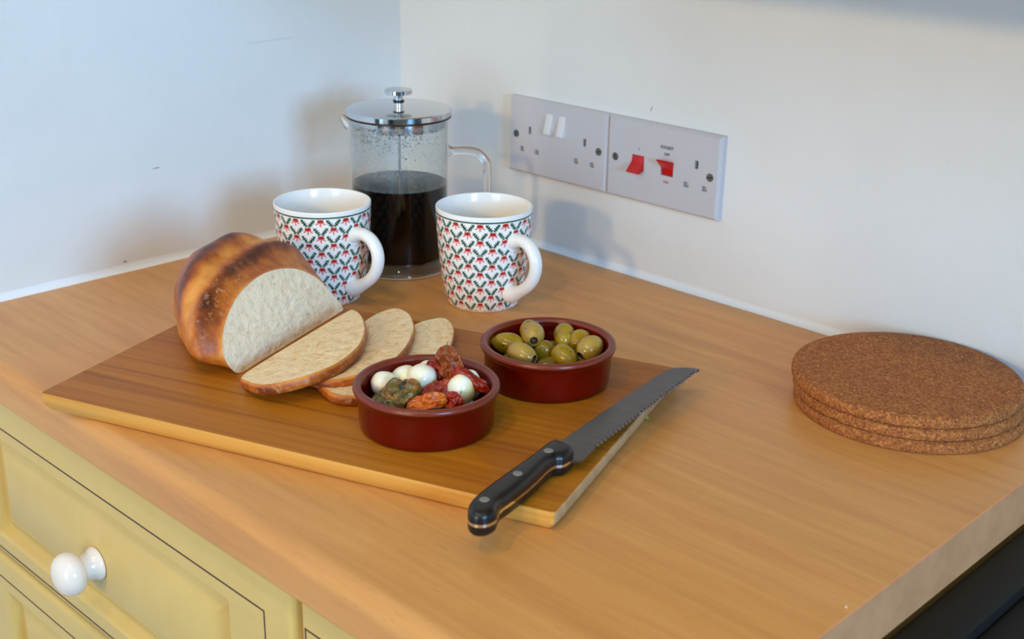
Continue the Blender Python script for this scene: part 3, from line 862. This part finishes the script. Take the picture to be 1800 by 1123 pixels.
lathe('lid', [(0, LZ+0.0075), (0.052, LZ+0.0073), (0.0548, LZ+0.0068), (0.0556, LZ+0.0058), (0.0556, LZ+0.0010), (0.0550, LZ), (0.0500, LZ), (0.0495, LZ-0.012), (0.0488, LZ-0.012), (0.0488, LZ), (0, LZ)], M_chrome, fp, 128, sharp=30)
lathe('lid_seal', [(0.0546, LZ+0.0001), (0.0556, LZ-0.0004), (0.0556, LZ-0.0012), (0.0546, LZ-0.0016), (0.0510, LZ-0.0012), (0.0510, LZ)], M_rubber, fp, 96, close=True)
KZ = LZ+0.0075
lathe('plunger_knob', [(0, KZ+0.0195), (0.0138, KZ+0.0193), (0.0146, KZ+0.0186), (0.0146, KZ+0.0152), (0.0138, KZ+0.0147), (0.0048, KZ+0.0145), (0.0047, KZ), (0, KZ)], M_chrome, fp, 64, sharp=30)
lathe('collar', [(0.0047, KZ+0.0085), (0.0056, KZ+0.0083), (0.0061, KZ+0.0068), (0.0056, KZ+0.0053), (0.0047, KZ+0.0050)], M_rubber, fp, 32)
lathe('plunger_rod', [(0.0016, 0.045), (0.0016, LZ), (0, LZ), (0, 0.045)], M_chrome, fp, 16, close=True)
cof = tag(lathe('coffee', [(0, 0.0132), (0.044, 0.0133), (0.0488, 0.0144), (0.0504, 0.0178), (0.0508, 0.03), (0.0509, 0.0937), (0, 0.0937)], M_coffee, None, 96),
          'black coffee filling the lower half of the glass press', 'coffee')
cof.location = (PX, PY, 0.0)

# ------------------------------------------------------------------ terracotta dishes
def bowl(cx, cy, label):
    r = empty('terracotta_dish', (cx, cy, BZ+0.0001))
    H = 0.0355
    pr = [(0, 0.001), (0.046, 0.0006), (0.0500, 0.0), (0.0515, 0.0012), (0.0522, 0.004), (0.0530, 0.015), (0.0536, 0.0265), (0.0540, 0.0282), (0.0558, 0.0295), (0.0567, 0.0318), (0.0564, 0.0340), (0.0550, 0.0354),
          (0.0530, 0.0355), (0.0508, 0.0347), (0.0498, 0.0325), (0.0490, 0.025), (0.0480, 0.012), (0.0455, 0.0065), (0.040, 0.005), (0, 0.0046)]
    fm = [0]*9+[1]*5+[0]*10
    lathe('dish', pr, None, r, 96, sharp=0, mats=[M_terra, M_terra_rim], fm=fm)
    return tag(r, label, 'dish', 'small terracotta dishes')
bowl(0.5312, -0.4365, 'glazed terracotta dish holding mozzarella balls and tomatoes')
bowl(0.5359, -0.3050, 'glazed terracotta dish holding green olives')

def keep_in(p, c, r, rin=0.0478):
    d = np.array([p[0]-c[0], p[1]-c[1]]); k = np.linalg.norm(d)
    if k+r > rin: d *= max(0.0, rin-r)/k
    return (c[0]+d[0], c[1]+d[1], p[2])
BOWL_A, BOWL_B = (0.5312, -0.4365), (0.5359, -0.3050)
TC = np.array([0.70, -0.71, 0.0]); RT = np.array([0.718, 0.696, 0.0]); UP = np.array([0, 0, 1.0])
def orient(o, axis, roll=0.0):
    o.rotation_mode = 'QUATERNION'
    qn = Vector(tuple(axis)).normalized().to_track_quat('Z', 'Y')
    o.rotation_quaternion = qn @ Matrix.Rotation(roll, 3, 'Z').to_quaternion()
# ---- olives (z is the long axis, pit hole at +z)
M_ol = [olive_mat('olive_skin_yellow_green', (141, 114, 17), (176, 143, 37)), olive_mat('olive_skin_tan', (157, 121, 45), (181, 148, 69)), olive_mat('olive_skin_dark_green', (113, 92, 14), (141, 116, 25))]
M_pit = plain('olive_pit_hole', (66, 42, 16), 0.5)
def olive_mesh(mi, half, rad, seed):
    pr = []
    hr = 0.0036
    for k in range(0, 15):
        a = -math.pi/2+math.pi*k/14*0.90
        pr.append((rad*math.cos(a)**0.92 if k else 0.0, half*math.sin(a)))
    zt_ = pr[-1][1]
    pr += [(hr+0.0007, zt_+0.0004), (hr, zt_-0.0004), (hr*0.85, zt_-0.0035), (0, zt_-0.005)]
    fm = [0]*(len(pr)-3)+[1]*3
    o = lathe('olive', pr, None, None, 28, sharp=0, mats=[M_ol[mi], M_pit], fm=fm)
    for v in o.data.vertices:
        p = Vector(v.co)
        k = 1.0+0.05*mnoise.noise(p*90+Vector((seed*3.1, seed, 0)))
        v.co = p*k
    return o
OL = [  # px, py, z of centre, axis (right, toward camera, up), material, half length, radius, label
    (889, 603, 0.0400, (-1.0, -0.2, 0.05), 0, 0.0135, 0.0098, 'smooth yellow-green olive lying against the rim, its hole turned away'),
    (930, 580, 0.0440, (-0.3, -1.0, 0.2), 0, 0.0125, 0.0098, 'olive behind the topmost one in the dish'),
    (937, 588, 0.0485, (0.05, 1.0, -0.1), 1, 0.0125, 0.0100, 'topmost olive with its open pit hole facing out'),
    (917, 623, 0.0425, (1.0, 0.75, -0.10), 1, 0.0135, 0.0096, 'tan olive at the front of the dish, hole at its end'),
    (958, 621, 0.0350, (0.2, -0.4, -1.0), 2, 0.0125, 0.0095, 'dark green olive low between two lighter ones'),
    (994, 586, 0.0420, (0.1, -1.0, 0.3), 0, 0.0120, 0.0092, 'olive at the back of the dish, behind a small round one'),
    (991, 603, 0.0390, (0.1, -0.3, -1.0), 0, 0.0115, 0.0080, 'small bright yellow olive in the middle of the dish'),
    (992, 628, 0.0375, (0.75, 0.8, -0.55), 0, 0.0125, 0.0098, 'yellow olive at the front with a dark hole near the rim'),
    (1037, 612, 0.0420, (-0.75, 0.75, -0.35), 1, 0.0130, 0.0102, 'herb-speckled olive with a dark hole on its side'),
    (1046, 590, 0.0400, (0.5, -0.9, 0.2), 0, 0.0125, 0.0095, 'olive against the back rim with a red fleck'),
]
for i, (px, py, z, ax, mi, hf, rd, lab) in enumerate(OL):
    o = olive_mesh(mi, hf, rd, i+1)
    p = at(px, py, z); o.location = keep_in(p, BOWL_B, rd*1.12)
    orient(o, ax[0]*RT+ax[1]*TC+ax[2]*UP, i*1.1)
    tag(o, lab, 'olive', 'green olives in the dish')
for k in range(7):      # lower layer, mostly hidden
    a = 2*math.pi*k/7+0.3
    o = olive_mesh(2, 0.0120, 0.0082, 20+k); rr_ = 0.031 if k < 6 else 0.006
    o.location = (0.5359+rr_*math.cos(a), -0.3050+rr_*math.sin(a), BZ+0.0142)
    orient(o, (-math.sin(a), math.cos(a), 0.1), k)
    tag(o, 'shaded olive in the lower layer of the dish', 'olive', 'olives in the lower layer')

# ---- mozzarella
M_cheese = cheese_mat()
def cheese(px, py, z, rx, rz, seed, lab, tilt=(0, 0, 1)):
    bm = bmesh.new(); bmesh.ops.create_uvsphere(bm, u_segments=32, v_segments=20, radius=1.0)
    for v in bm.verts:
        d = v.co.normalized(); k = 1.0+0.055*mnoise.noise(d*1.7+Vector((seed*5.3, 0, 0)))
        v.co = Vector((d.x*rx*k, d.y*rx*k, d.z*rz*k))
    o = bm_obj('mozzarella_ball', bm, M_cheese)
    o.location = keep_in(at(px, py, z), BOWL_A, rx); orient(o, tilt, seed)
    return tag(o, lab, 'mozzarella', 'mozzarella balls in the dish')
cheese(657, 672, 0.0410, 0.0112, 0.0098, 1, 'oily mozzarella ball against the rim beside the herb-coated tomato', 0.5*RT+0.4*TC+UP)
cheese(700, 656, 0.0400, 0.0120, 0.0098, 2, 'pale yellow mozzarella ball at the back rim', -0.3*RT+UP)
cheese(742, 664, 0.0440, 0.0118, 0.0110, 3, 'large shiny mozzarella ball in the middle of the dish', 0.2*TC+UP)
cheese(754, 641, 0.0425, 0.0092, 0.0090, 4, 'small mozzarella ball at the back beside the upright tomato')
cheese(812, 643, 0.0380, 0.0105, 0.0090, 5, 'mozzarella ball behind the upright tomato', UP+0.3*RT)
cheese(846, 672, 0.0390, 0.0090, 0.0125, 6, 'mozzarella ball at the rim under the tomato strip', UP-0.1*RT)
cheese(810, 686, 0.0430, 0.0108, 0.0130, 7, 'tall white herb-flecked mozzarella ball near the dish edge', UP+0.15*TC)
for k in range(5):
    a = 2*math.pi*k/5+0.9
    bm = bmesh.new(); bmesh.ops.create_uvsphere(bm, u_segments=20, v_segments=12, radius=0.0088)
    o = bm_obj('mozzarella_ball', bm, M_cheese); o.location = (0.5312+0.028*math.cos(a), -0.4365+0.028*math.sin(a), BZ+0.0142)
    tag(o, 'mozzarella ball in the lower layer under the tomatoes', 'mozzarella', 'mozzarella in the lower layer')
# ---- sun-dried tomatoes: curled, crinkled, thick leaves
M_tom = [tomato_mat('tomato_red', (92, 12, 2), (150, 30, 4), (190, 66, 10), 0.25),
         tomato_mat('tomato_orange', (140, 40, 6), (204, 96, 16), (226, 140, 36), 0.42),
         tomato_mat('tomato_brown_red', (100, 30, 10), (150, 70, 26), (176, 80, 24), 0.35),
         tomato_mat('herb_coating', (64, 62, 20), (112, 92, 34), (206, 96, 18), 0.75)]
def tomato(px, py, z, ax_l, ax_w, length, width, curl, mi, seed, lab, name='dried_tomato', th=0.0028, wav=0.2):
    NU, NV = 44, 30
    l = np.array(ax_l, float); l /= np.linalg.norm(l)
    w = np.array(ax_w, float); w -= l*(w@l); w /= np.linalg.norm(w); nn = np.cross(l, w)
    if nn[2] < 0: nn = -nn
    top, bot = [], []
    for i in range(NU+1):
        u = i/NU*2-1
        half = width/2*max(0.06, (1-abs(u)**2.6))**0.5*(1+0.16*mnoise.noise(Vector((u*2.2, seed*1.7, 0))))
        for j in range(NV+1):
            v = j/NV*2-1
            x = u*length/2; a = v*curl
            y = half*(math.sin(a)/max(curl, 0.05)) if curl > 0.05 else half*v
            h = -half*(1-math.cos(a))/max(curl, 0.05)
            h += wav*width*mnoise.noise(Vector((u*1.6+seed, v*1.6, seed*0.7)))+0.09*width*mnoise.noise(Vector((u*4+seed, v*4, 2.0)))+0.045*width*mnoise.noise(Vector((u*11+seed, v*9, 5.0)))
            h -= 0.10*length*u*u
            t_ = th*(1-0.55*max(abs(u), abs(v))**4)
            top.append(x*l+y*w+(h+t_/2)*nn); bot.append(x*l+y*w+(h-t_/2)*nn)
    n = (NU+1)*(NV+1); vs_ = top+bot; fs = []
    I = lambda i, j: i*(NV+1)+j
    for i in range(NU):
        for j in range(NV):
            fs.append((I(i, j), I(i+1, j), I(i+1, j+1), I(i, j+1)))
            fs.append((n+I(i, j), n+I(i, j+1), n+I(i+1, j+1), n+I(i+1, j)))
    ring = [I(i, 0) for i in range(NU+1)]+[I(NU, j) for j in range(1, NV+1)]+[I(i, NV) for i in range(NU-1, -1, -1)]+[I(0, j) for j in range(NV-1, 0, -1)]
    for a, b in zip(ring, ring[1:]+ring[:1]): fs.append((a, b, n+b, n+a))
    o = fix_normals(mesh_obj(name, vs_, fs, M_tom[mi], None, True, 0))
    o.location = at(px, py, z)
    return tag(o, lab, 'tomato', 'sun-dried tomato pieces in the dish')
tomato(694, 690, 0.0470, RT+0.40*UP-0.15*TC, TC-0.75*UP, 0.0400, 0.0300, 0.8, 3, 1, 'tomato half coated in green herbs, leaning on the front rim', 'herbed_tomato', 0.006)
tomato(788, 641, 0.0560, 0.40*RT-1.0*UP+0.35*TC, RT+0.25*TC, 0.0300, 0.0230, 0.9, 2, 2, 'brownish folded tomato piece standing upright at the back', 'dried_tomato', 0.0045, 0.28)
tomato(767, 648, 0.0500, 0.6*RT-0.9*UP, RT+0.4*UP+0.3*TC, 0.0190, 0.0130, 0.8, 0, 3, 'small bright red tomato piece beside the upright one')
tomato(830, 664, 0.0525, RT-0.55*UP+0.15*TC, TC-0.6*UP, 0.0330, 0.0150, 0.9, 0, 4, 'red tomato strip draped over the mozzarella at the rim')
tomato(765, 684, 0.0440, RT+0.55*UP-0.3*TC, TC-0.6*UP, 0.0360, 0.0220, 0.7, 0, 5, 'dark red tomato piece sunk in the middle of the dish')
tomato(748, 706, 0.0465, RT+0.40*UP, TC-0.9*UP, 0.0310, 0.0170, 0.9, 1, 6, 'orange tomato piece with herbs at the front rim', 'dried_tomato', 0.004, 0.3)
tomato(792, 709, 0.0445, 0.6*RT+0.8*UP, RT-0.6*UP+0.5*TC, 0.0185, 0.0170, 0.6, 0, 7, 'red tomato scrap in front of the tall mozzarella ball')
tomato(725, 700, 0.0390, RT-0.1*UP, TC, 0.0300, 0.0200, 0.4, 0, 8, 'dark red tomato piece under the herb-coated one')
# thin herb stalk sticking out of the upright tomato
stalk = tube('herb_stalk', [tuple(at(782, 625, 0.066)), tuple(at(783, 617, 0.069)), tuple(at(785, 610, 0.0715)), tuple(at(787, 601, 0.075))], [0.0005, 0.0005, 0.0004, 0.0003], plain('dry_herb', (120, 84, 40), 0.7), None, 8)
tag(stalk, 'thin dry herb stalk sticking up from the upright tomato', 'herb')

# ------------------------------------------------------------------ loaf
b0 = np.array([0.3495, -0.4827]); b1 = np.array([0.2885, -0.3260]); LC = (b0+b1)/2
LT = (b1-b0)/np.linalg.norm(b1-b0); LN = np.array([LT[1], -LT[0]]); TAU = 0.35
KS = np.array([0.0, 0.02, 0.045, 0.07, 0.095, 0.115, 0.128])
KV = np.array([[0.0965, 0.0855, 0.0635], [0.1085, 0.0895, 0.0690], [0.0958, 0.0845, 0.0815], [0.0749, 0.0670, 0.0850], [0.0440, 0.0500, 0.0745], [0.0220, 0.0300, 0.0500], [0.004, 0.006, 0.026]])
def lerp_s(s):
    # smooth (monotone-ish) interpolation
    i = min(len(KS)-2, max(0, int(np.searchsorted(KS, s)-1)))
    f = (s-KS[i])/(KS[i+1]-KS[i])
    p0 = KV[max(0, i-1)]; p1 = KV[i]; p2 = KV[i+1]; p3 = KV[min(len(KS)-1, i+2)]
    return 0.5*((2*p1)+(p2-p0)*f+(2*p0-5*p1+4*p2-p3)*f*f+(3*p1-p0-3*p2+p3)*f**3)
lf = tag(empty('bread_loaf', (LC[0], LC[1], BZ)), 'cut crusty white loaf on the board beside the mug', 'bread')
NS, NA = 74, 120
AL = np.linspace(-math.pi/2, 1.5*math.pi, NA, endpoint=False)
CUT = smooth_closed([(-84.5, 0.3), (-96, 9.5), (-97.5, 21.9), (-90.5, 33.5), (-77, 45), (-57.5, 55), (-33, 61), (-6, 62.5), (20.5, 58.3), (41.5, 51), (61.5, 37.8), (72, 25), (82, 10), (85, 3), (80, 0.2), (40, 0.1), (0, 0.1), (-40, 0.1)], 360)*0.001
CUT_A = np.arctan2(CUT[:, 1]-0.020, CUT[:, 0]+0.005)
def cut_at(a):
    d = np.abs((CUT_A-a+np.pi) % (2*np.pi)-np.pi); i = np.argsort(d)[:2]
    w = 1/(d[i]+1e-6); w /= w.sum(); p = (CUT[i]*w[:, None]).sum(0); return p[0], p[1]
def loaf_ring(s, shrink=0.0):
    L_, R_, H_ = lerp_s(s); pts = []; info = []
    for a in AL:
        cx, sy = math.cos(a), math.sin(a)
        e = 0.80
        x = math.copysign(abs(cx)**e, cx); y = math.copysign(abs(sy)**e, sy)
        zf = 0.30 if x < 0 else 0.12
        zf = zf+(0.30-zf)*min(1.0, s/0.05)
        w = (R_ if x > 0 else L_)-shrink
        hgt = H_-shrink
        tt = x*w
        z_ = zf*hgt+(1-zf)*hgt*y if y > 0 else zf*hgt*(1+y)
        if shrink: z_ = z_+shrink*0.5
        tk = TAU*max(0.0, 1-s/0.06)
        ss = s+math.tan(tk)*z_
        if s < 0.03:
            # blend from the true outline of the cut to the rounder sections behind it
            f = (1-s/0.03)**1.5
            to, zo = cut_at(math.atan2(z_-0.020, tt+0.005))
            tt = tt+(to-tt)*f; z_ = z_+(zo-z_)*f; ss = s+math.tan(tk)*z_
        info.append((tt, z_, ss, y))
        pts.append((tt, z_, ss))
    return pts, info
vs_, fs, bake, flour = [], [], [], []
for i in range(NS+1):
    s = 0.128*(1-(1-i/NS)**1.0)
    pts, info = loaf_ring(s)
    for (tt, z_, ss), inf in zip(pts, info):
        up_ = max(0.0, inf[3])
        # opened slash across the top: sunk golden band between two dark ridges
        sv = 0.050+0.10*tt
        d = (s-sv)
        fade = min(1.0, up_*1.8)
        groove = math.exp(-(d/0.0135)**2)*fade
        ridge = (math.exp(-((d+0.021)/0.0075)**2)+math.exp(-((d-0.024)/0.009)**2))*fade
        dz = -0.0030*groove+0.0016*ridge
        nz = 0.0018*mnoise.noise(Vector((tt*28, z_*28, ss*28)))+0.0007*mnoise.noise(Vector((tt*90, z_*90, ss*90)))
        k = 1.0+(dz+nz)/0.06
        edge = min(1.0, s/0.004)
        k = 1.0+(k-1.0)*edge
        tt2 = tt*(1+(k-1)*0.7); z2 = max(0.0003, z_*k)
        p = LT*tt2-LN*ss
        vs_.append((p[0], p[1], z2))
        b = 0.44+0.16*up_+0.40*ridge-0.34*groove+0.20*max(0, min(1, (s-0.075)/0.04))*up_
        b -= 0.35*max(0.0, 1-s/0.006)+0.30*max(0.0, 1-z_/0.012)
        b += 0.35*max(0.0, mnoise.noise(Vector((tt*40, z_*40+7, ss*40))))*groove
        bake.append(max(0.0, min(1.0, b)))
        flour.append(max(0.0, 1-abs(s-0.018)/0.02)*max(0.0, min(1.0, 1.2-abs(tt+0.055)/0.05))*0.9)
for i in range(NS):
    for k in range(NA):
        k2 = (k+1) % NA; fs.append((i*NA+k, i*NA+k2, (i+1)*NA+k2, (i+1)*NA+k))
fs.append(tuple(NS*NA+k for k in range(NA)))
lo_ = fix_normals(mesh_obj('crust', vs_, fs, M_crust, lf, True, 0))
def add_attr(o, name, vals):
    a = o.data.attributes.new(name, 'FLOAT', 'POINT'); a.data.foreach_set('value', np.asarray(vals, dtype=np.float32))
add_attr(lo_, 'bake', bake); add_attr(lo_, 'flour', flour)
# cut face: concentric rings, gently uneven
ring0 = np.array(vs_[:NA]); ctr = ring0.mean(0); cv, cfs = [], []
NR = 26
face_n = np.array([LN[0]*math.cos(TAU), LN[1]*math.cos(TAU), math.sin(TAU)])
for r_ in range(NR):
    f = 1.0-0.012-(r_/NR)*0.985
    for k in range(NA):
        p = ctr+(ring0[k]-ctr)*f
        h = 0.0010*mnoise.noise(Vector(tuple(p*120)))+0.0009*mnoise.noise(Vector(tuple(p*310)))
        cv.append(p+face_n*(h*(min(1, r_/2)) - 0.0002))
for r_ in range(NR-1):
    for k in range(NA):
        k2 = (k+1) % NA; cfs.append((r_*NA+k, r_*NA+k2, (r_+1)*NA+k2, (r_+1)*NA+k))
cfs.append(tuple((NR-1)*NA+k for k in range(NA)))
nb = len(cv)
for k in range(NA): cv.append(ring0[k])
for k in range(NA):
    k2 = (k+1) % NA; cfs.append((nb+k, nb+k2, k2, k))
cu = fix_normals(mesh_obj('crumb', cv, cfs, M_crumb_w, lf, True, 0)); cu['label'] = 'soft white cut face'

# ---- slices: one D-shaped outline in (e, m) coordinates; e along the flat edge, m away from the loaf
K4 = lambda x, y: (400+x/4.286, 520+y/4.286)
TOPZ = 0.026; SLOPE = 0.20
E_ = np.array([-0.366, 0.9306, 0.0]); M_ = np.array([0.9306, 0.366, 0.0])
def on_plane(px, py, o, N):
    v = ray(px, py); return CAM+v*(((o-CAM)@N)/(v@N))
O1 = at(*K4(105, 605), TOPZ)
TW = 0.03; ET = E_+np.array([0, 0, TW]); ET /= np.linalg.norm(ET)
Mt = M_+np.array([0, 0, SLOPE]); Mt /= np.linalg.norm(Mt); N1 = np.cross(Mt, ET); N1 /= np.linalg.norm(N1); N1 = N1 if N1[2] > 0 else -N1
raw = [(130, 640), (105, 605), (250, 505), (500, 350), (870, 130), (950, 105), (1010, 160), (1030, 250), (1000, 350), (930, 430), (800, 520), (600, 600), (400, 655), (250, 672)]
out1 = [((p-O1)@ET, (p-O1)@Mt) for p in [on_plane(*K4(*r), O1, N1) for r in raw]]
D1 = smooth_closed(out1, 110)
D2 = smooth_closed([(p[0]*0.001, p[1]*0.001) for p in [(-11, 11), (0, 0), (31, -2), (83, -3), (140, -6), (160, -4), (174, 4), (170, 16), (153, 33), (116, 55), (77, 69), (50, 75), (22, 76), (-1, 65), (-17, 50), (-21, 34)]], 110)
def slice_(off_e, off_m, z_base, slope, th, lab, seed, scale=(1.0, 1.0), rot=0.0, twist=0.0, D1=D1):
    mt = M_+np.array([0, 0, slope]); mt /= np.linalg.norm(mt)
    et = E_+np.array([0, 0, twist]); et /= np.linalg.norm(et)
    nn = np.cross(et, mt); nn = nn if nn[2] > 0 else -nn; nn /= np.linalg.norm(nn)
    org = O1+E_*off_e+M_*off_m; org[2] = z_base
    c = D1.mean(0); P2 = (D1-c)*np.array(scale)
    cr, sr = math.cos(rot), math.sin(rot); P2 = P2@np.array([[cr, sr], [-sr, cr]])+c
    nP = len(P2); root = empty('bread_slice', tuple(org))
    cen = P2.mean(0)
    def pt(p2, h): return et*p2[0]+mt*p2[1]+nn*h
    # crumb top
    vs_, fs = [], []
    for r_ in range(16):
        f = 0.985-r_/16*0.97
        for k in range(nP):
            p = cen+(P2[k]-cen)*f
            h = (0.0009*mnoise.noise(Vector((p[0]*110, p[1]*110, seed)))+0.0008*mnoise.noise(Vector((p[0]*300, p[1]*300, seed))))*min(1, r_/2)
            vs_.append(pt(p, h))
    for r_ in range(15):
        for k in range(nP):
            k2 = (k+1) % nP; fs.append((r_*nP+k, r_*nP+k2, (r_+1)*nP+k2, (r_+1)*nP+k))
    fs.append(tuple(15*nP+k for k in range(nP)))
    a = fix_normals(mesh_obj('crumb', vs_, fs, M_crumb_y, root, True, 0))
    if a.data.polygons[0].normal.z < 0: a.data.flip_normals()
    # crust wall and underside
    vs_, fs, bk, fl = [], [], [], []
    levels = [(0.985, 0.0), (1.0, -0.0006), (1.012, -th*0.3), (1.010, -th*0.6), (0.995, -th*0.92), (0.975, -th)]
    for f, h in levels:
        for k in range(nP):
            p = cen+(P2[k]-cen)*f; j = 0.0004*mnoise.noise(Vector((p[0]*200, p[1]*200, h*300+seed)))
            vs_.append(pt(p, h+j)); bk.append(0.20 if h > -0.001 else 0.58+0.25*mnoise.noise(Vector((p[0]*60, p[1]*60, h*100))))
            fl.append(0.55 if h < -0.002 else 0.0)
    for i in range(len(levels)-1):
        for k in range(nP):
            k2 = (k+1) % nP; fs.append((i*nP+k, i*nP+k2, (i+1)*nP+k2, (i+1)*nP+k))
    fs.append(tuple((len(levels)-1)*nP+k for k in range(nP)))
    cr_ = fix_normals(mesh_obj('crust', vs_, fs, M_crust, root, True, 0)); add_attr(cr_, 'bake', bk); add_attr(cr_, 'flour', fl)
    return tag(root, lab, 'bread slice', 'cut bread slices')
slice_(0.0, 0.0, TOPZ, SLOPE, 0.0095, 'bread slice lying against the cut face of the loaf, topmost of three', 1.0, twist=TW)
slice_(0.029, 0.0313, TOPZ-0.001, 0.14, 0.0085, 'bread slice in the middle of three overlapping slices', 2.0, (0.955, 0.97), -0.012, D1=D2)
slice_(0.022, 0.0640, TOPZ-0.001, 0.0, 0.0090, 'bread slice at the bottom of three, reaching behind the cheese dish', 3.0, (0.98, 0.96), 0.17, D1=D2)

# ------------------------------------------------------------------ bread knife
kd = np.array([-0.1164, 0.9932]); ca, sa = math.cos(0.082), math.sin(0.082)
kd = np.array([kd[0]*ca-kd[1]*sa, kd[0]*sa+kd[1]*ca])
KZ_ = BZ+0.0093
kn = tag(empty('bread_knife', (0.664, -0.5286, KZ_), math.atan2(kd[1], kd[0])), 'serrated bread knife with a black riveted handle across the board edge', 'knife')
mm = 0.001
hand = smooth_closed([(118, -0.8), (90, -0.6), (60, -0.8), (25, -1.5), (8, -4), (-3, -10), (-6, -17), (-2, -23.5), (6, -25.5), (13, -23), (20, -20.8), (34, -20.8), (52, -20.2), (70, -18.6), (84, -16.8), (94, -17.0), (100, -21.5), (111, -21.8), (117.5, -17)], 120)*mm
for sgn, nm in ((1, 'handle_scale'), (-1, 'handle_scale')):
    z0, z1 = (0.0011, 0.0092) if sgn > 0 else (-0.0092, -0.0011)
    bm = bmesh.new()
    rings = [(z0, 1.0, 0.0), (z0+(z1-z0)*0.45 if sgn > 0 else z0+(z1-z0)*0.55, 1.0, 0.0)]
    # rounded outer edge by insetting along the normals
    P = hand; T_ = np.roll(P, -1, 0)-np.roll(P, 1, 0); T_ /= np.linalg.norm(T_, axis=1)[:, None]; Nn = np.stack([T_[:, 1], -T_[:, 0]], 1)
    if ((P-P.mean(0))*Nn).sum() < 0: Nn = -Nn
    zin, zout = (0.0011, 0.0092) if sgn > 0 else (-0.0011, -0.0092)
    lev = [(0.0, 0.0), (0.0, 0.50), (0.0006, 0.70), (0.0018, 0.88), (0.0036, 0.98), (0.0056, 1.0)]
    vs_, fs = [], []
    for ins, f in lev:
        for p, nv in zip(P, Nn):
            w = p-nv*ins; vs_.append((w[0], w[1], zin+(zout-zin)*f))
    nP = len(P)
    for i in range(len(lev)-1):
        for k in range(nP):
            k2 = (k+1) % nP; fs.append((i*nP+k, i*nP+k2, (i+1)*nP+k2, (i+1)*nP+k))
    fs.append(tuple(range(nP))); fs.append(tuple((len(lev)-1)*nP+k for k in range(nP)))
    fix_normals(mesh_obj('handle_scale', vs_, fs, M_black, kn, True, 50))
prism('tang', [tuple(p) for p in hand+0.0], -0.0011, 0.0011, M_chrome, kn)
teeth = []
x = 138.0
edge = lambda x: -25.6+0.9*max(0, (x-150)/150)
while x < 309:
    teeth += [(x, edge(x)), (x+1.3, edge(x)+1.7), (x+2.6, edge(x)+2.2), (x+3.9, edge(x)+1.7), (x+5.2, edge(x))]; x += 5.6
bl = [(100, -2.0), (112, -0.5), (150, 0.3), (204, -0.3), (264, -1.3), (292, -2.0), (301, -3.2), (307.5, -7), (312, -12), (315.5, -19), (316.5, -24.6)]+[(a, b) for a, b in teeth[::-1]]+[(134, -26.2), (113, -28.6), (108.5, -22.0), (100, -20)]
prism('blade', [(a*mm, b*mm) for a, b in bl][::-1], -0.0009, 0.0009, M_blade, kn)
for rx, ry in ((100.5-2, -9.0), (56.5, -10.0), (13.0, -12.0)):
    lathe('rivet', [(0, 0.0096), (0.0032, 0.0095), (0.0036, 0.0090), (0.0036, 0.0080)], M_rivet, kn, 24, (rx*mm, ry*mm, 0))

# ------------------------------------------------------------------ crumbs
def crumb_bit(px, py, z, r, m, lab, nm='bread_crumb'):
    bm = bmesh.new(); bmesh.ops.create_icosphere(bm, subdivisions=2, radius=r)
    for v in bm.verts: v.co *= 1+0.35*mnoise.noise(v.co*900+Vector((px, 0, 0)))
    o = bm_obj(nm, bm, m); p = at(px, py, z+r*0.6); o.location = (p[0], p[1], z+r*0.75)
    tag(o, lab, 'crumb')
crumb_bit(605, 677, BZ, 0.0013, plain('crumb_crust', (190, 120, 60), 0.8), 'brown bread crumb on the board beside the cheese dish')
crumb_bit(430, 676, BZ, 0.0014, plain('crumb_pale', (226, 196, 150), 0.8), 'pale crumb at the tip of the topmost bread slice')
crumb_bit(1137, 735, 0.0, 0.0016, plain('herb_fleck', (150, 150, 60), 0.7), 'green herb fleck on the worktop beside the knife blade', 'herb_fleck')
crumb_bit(1487, 1067, 0.0, 0.0010, plain('crumb_pink', (226, 180, 150), 0.8), 'tiny pale crumb near the beige end of the worktop')
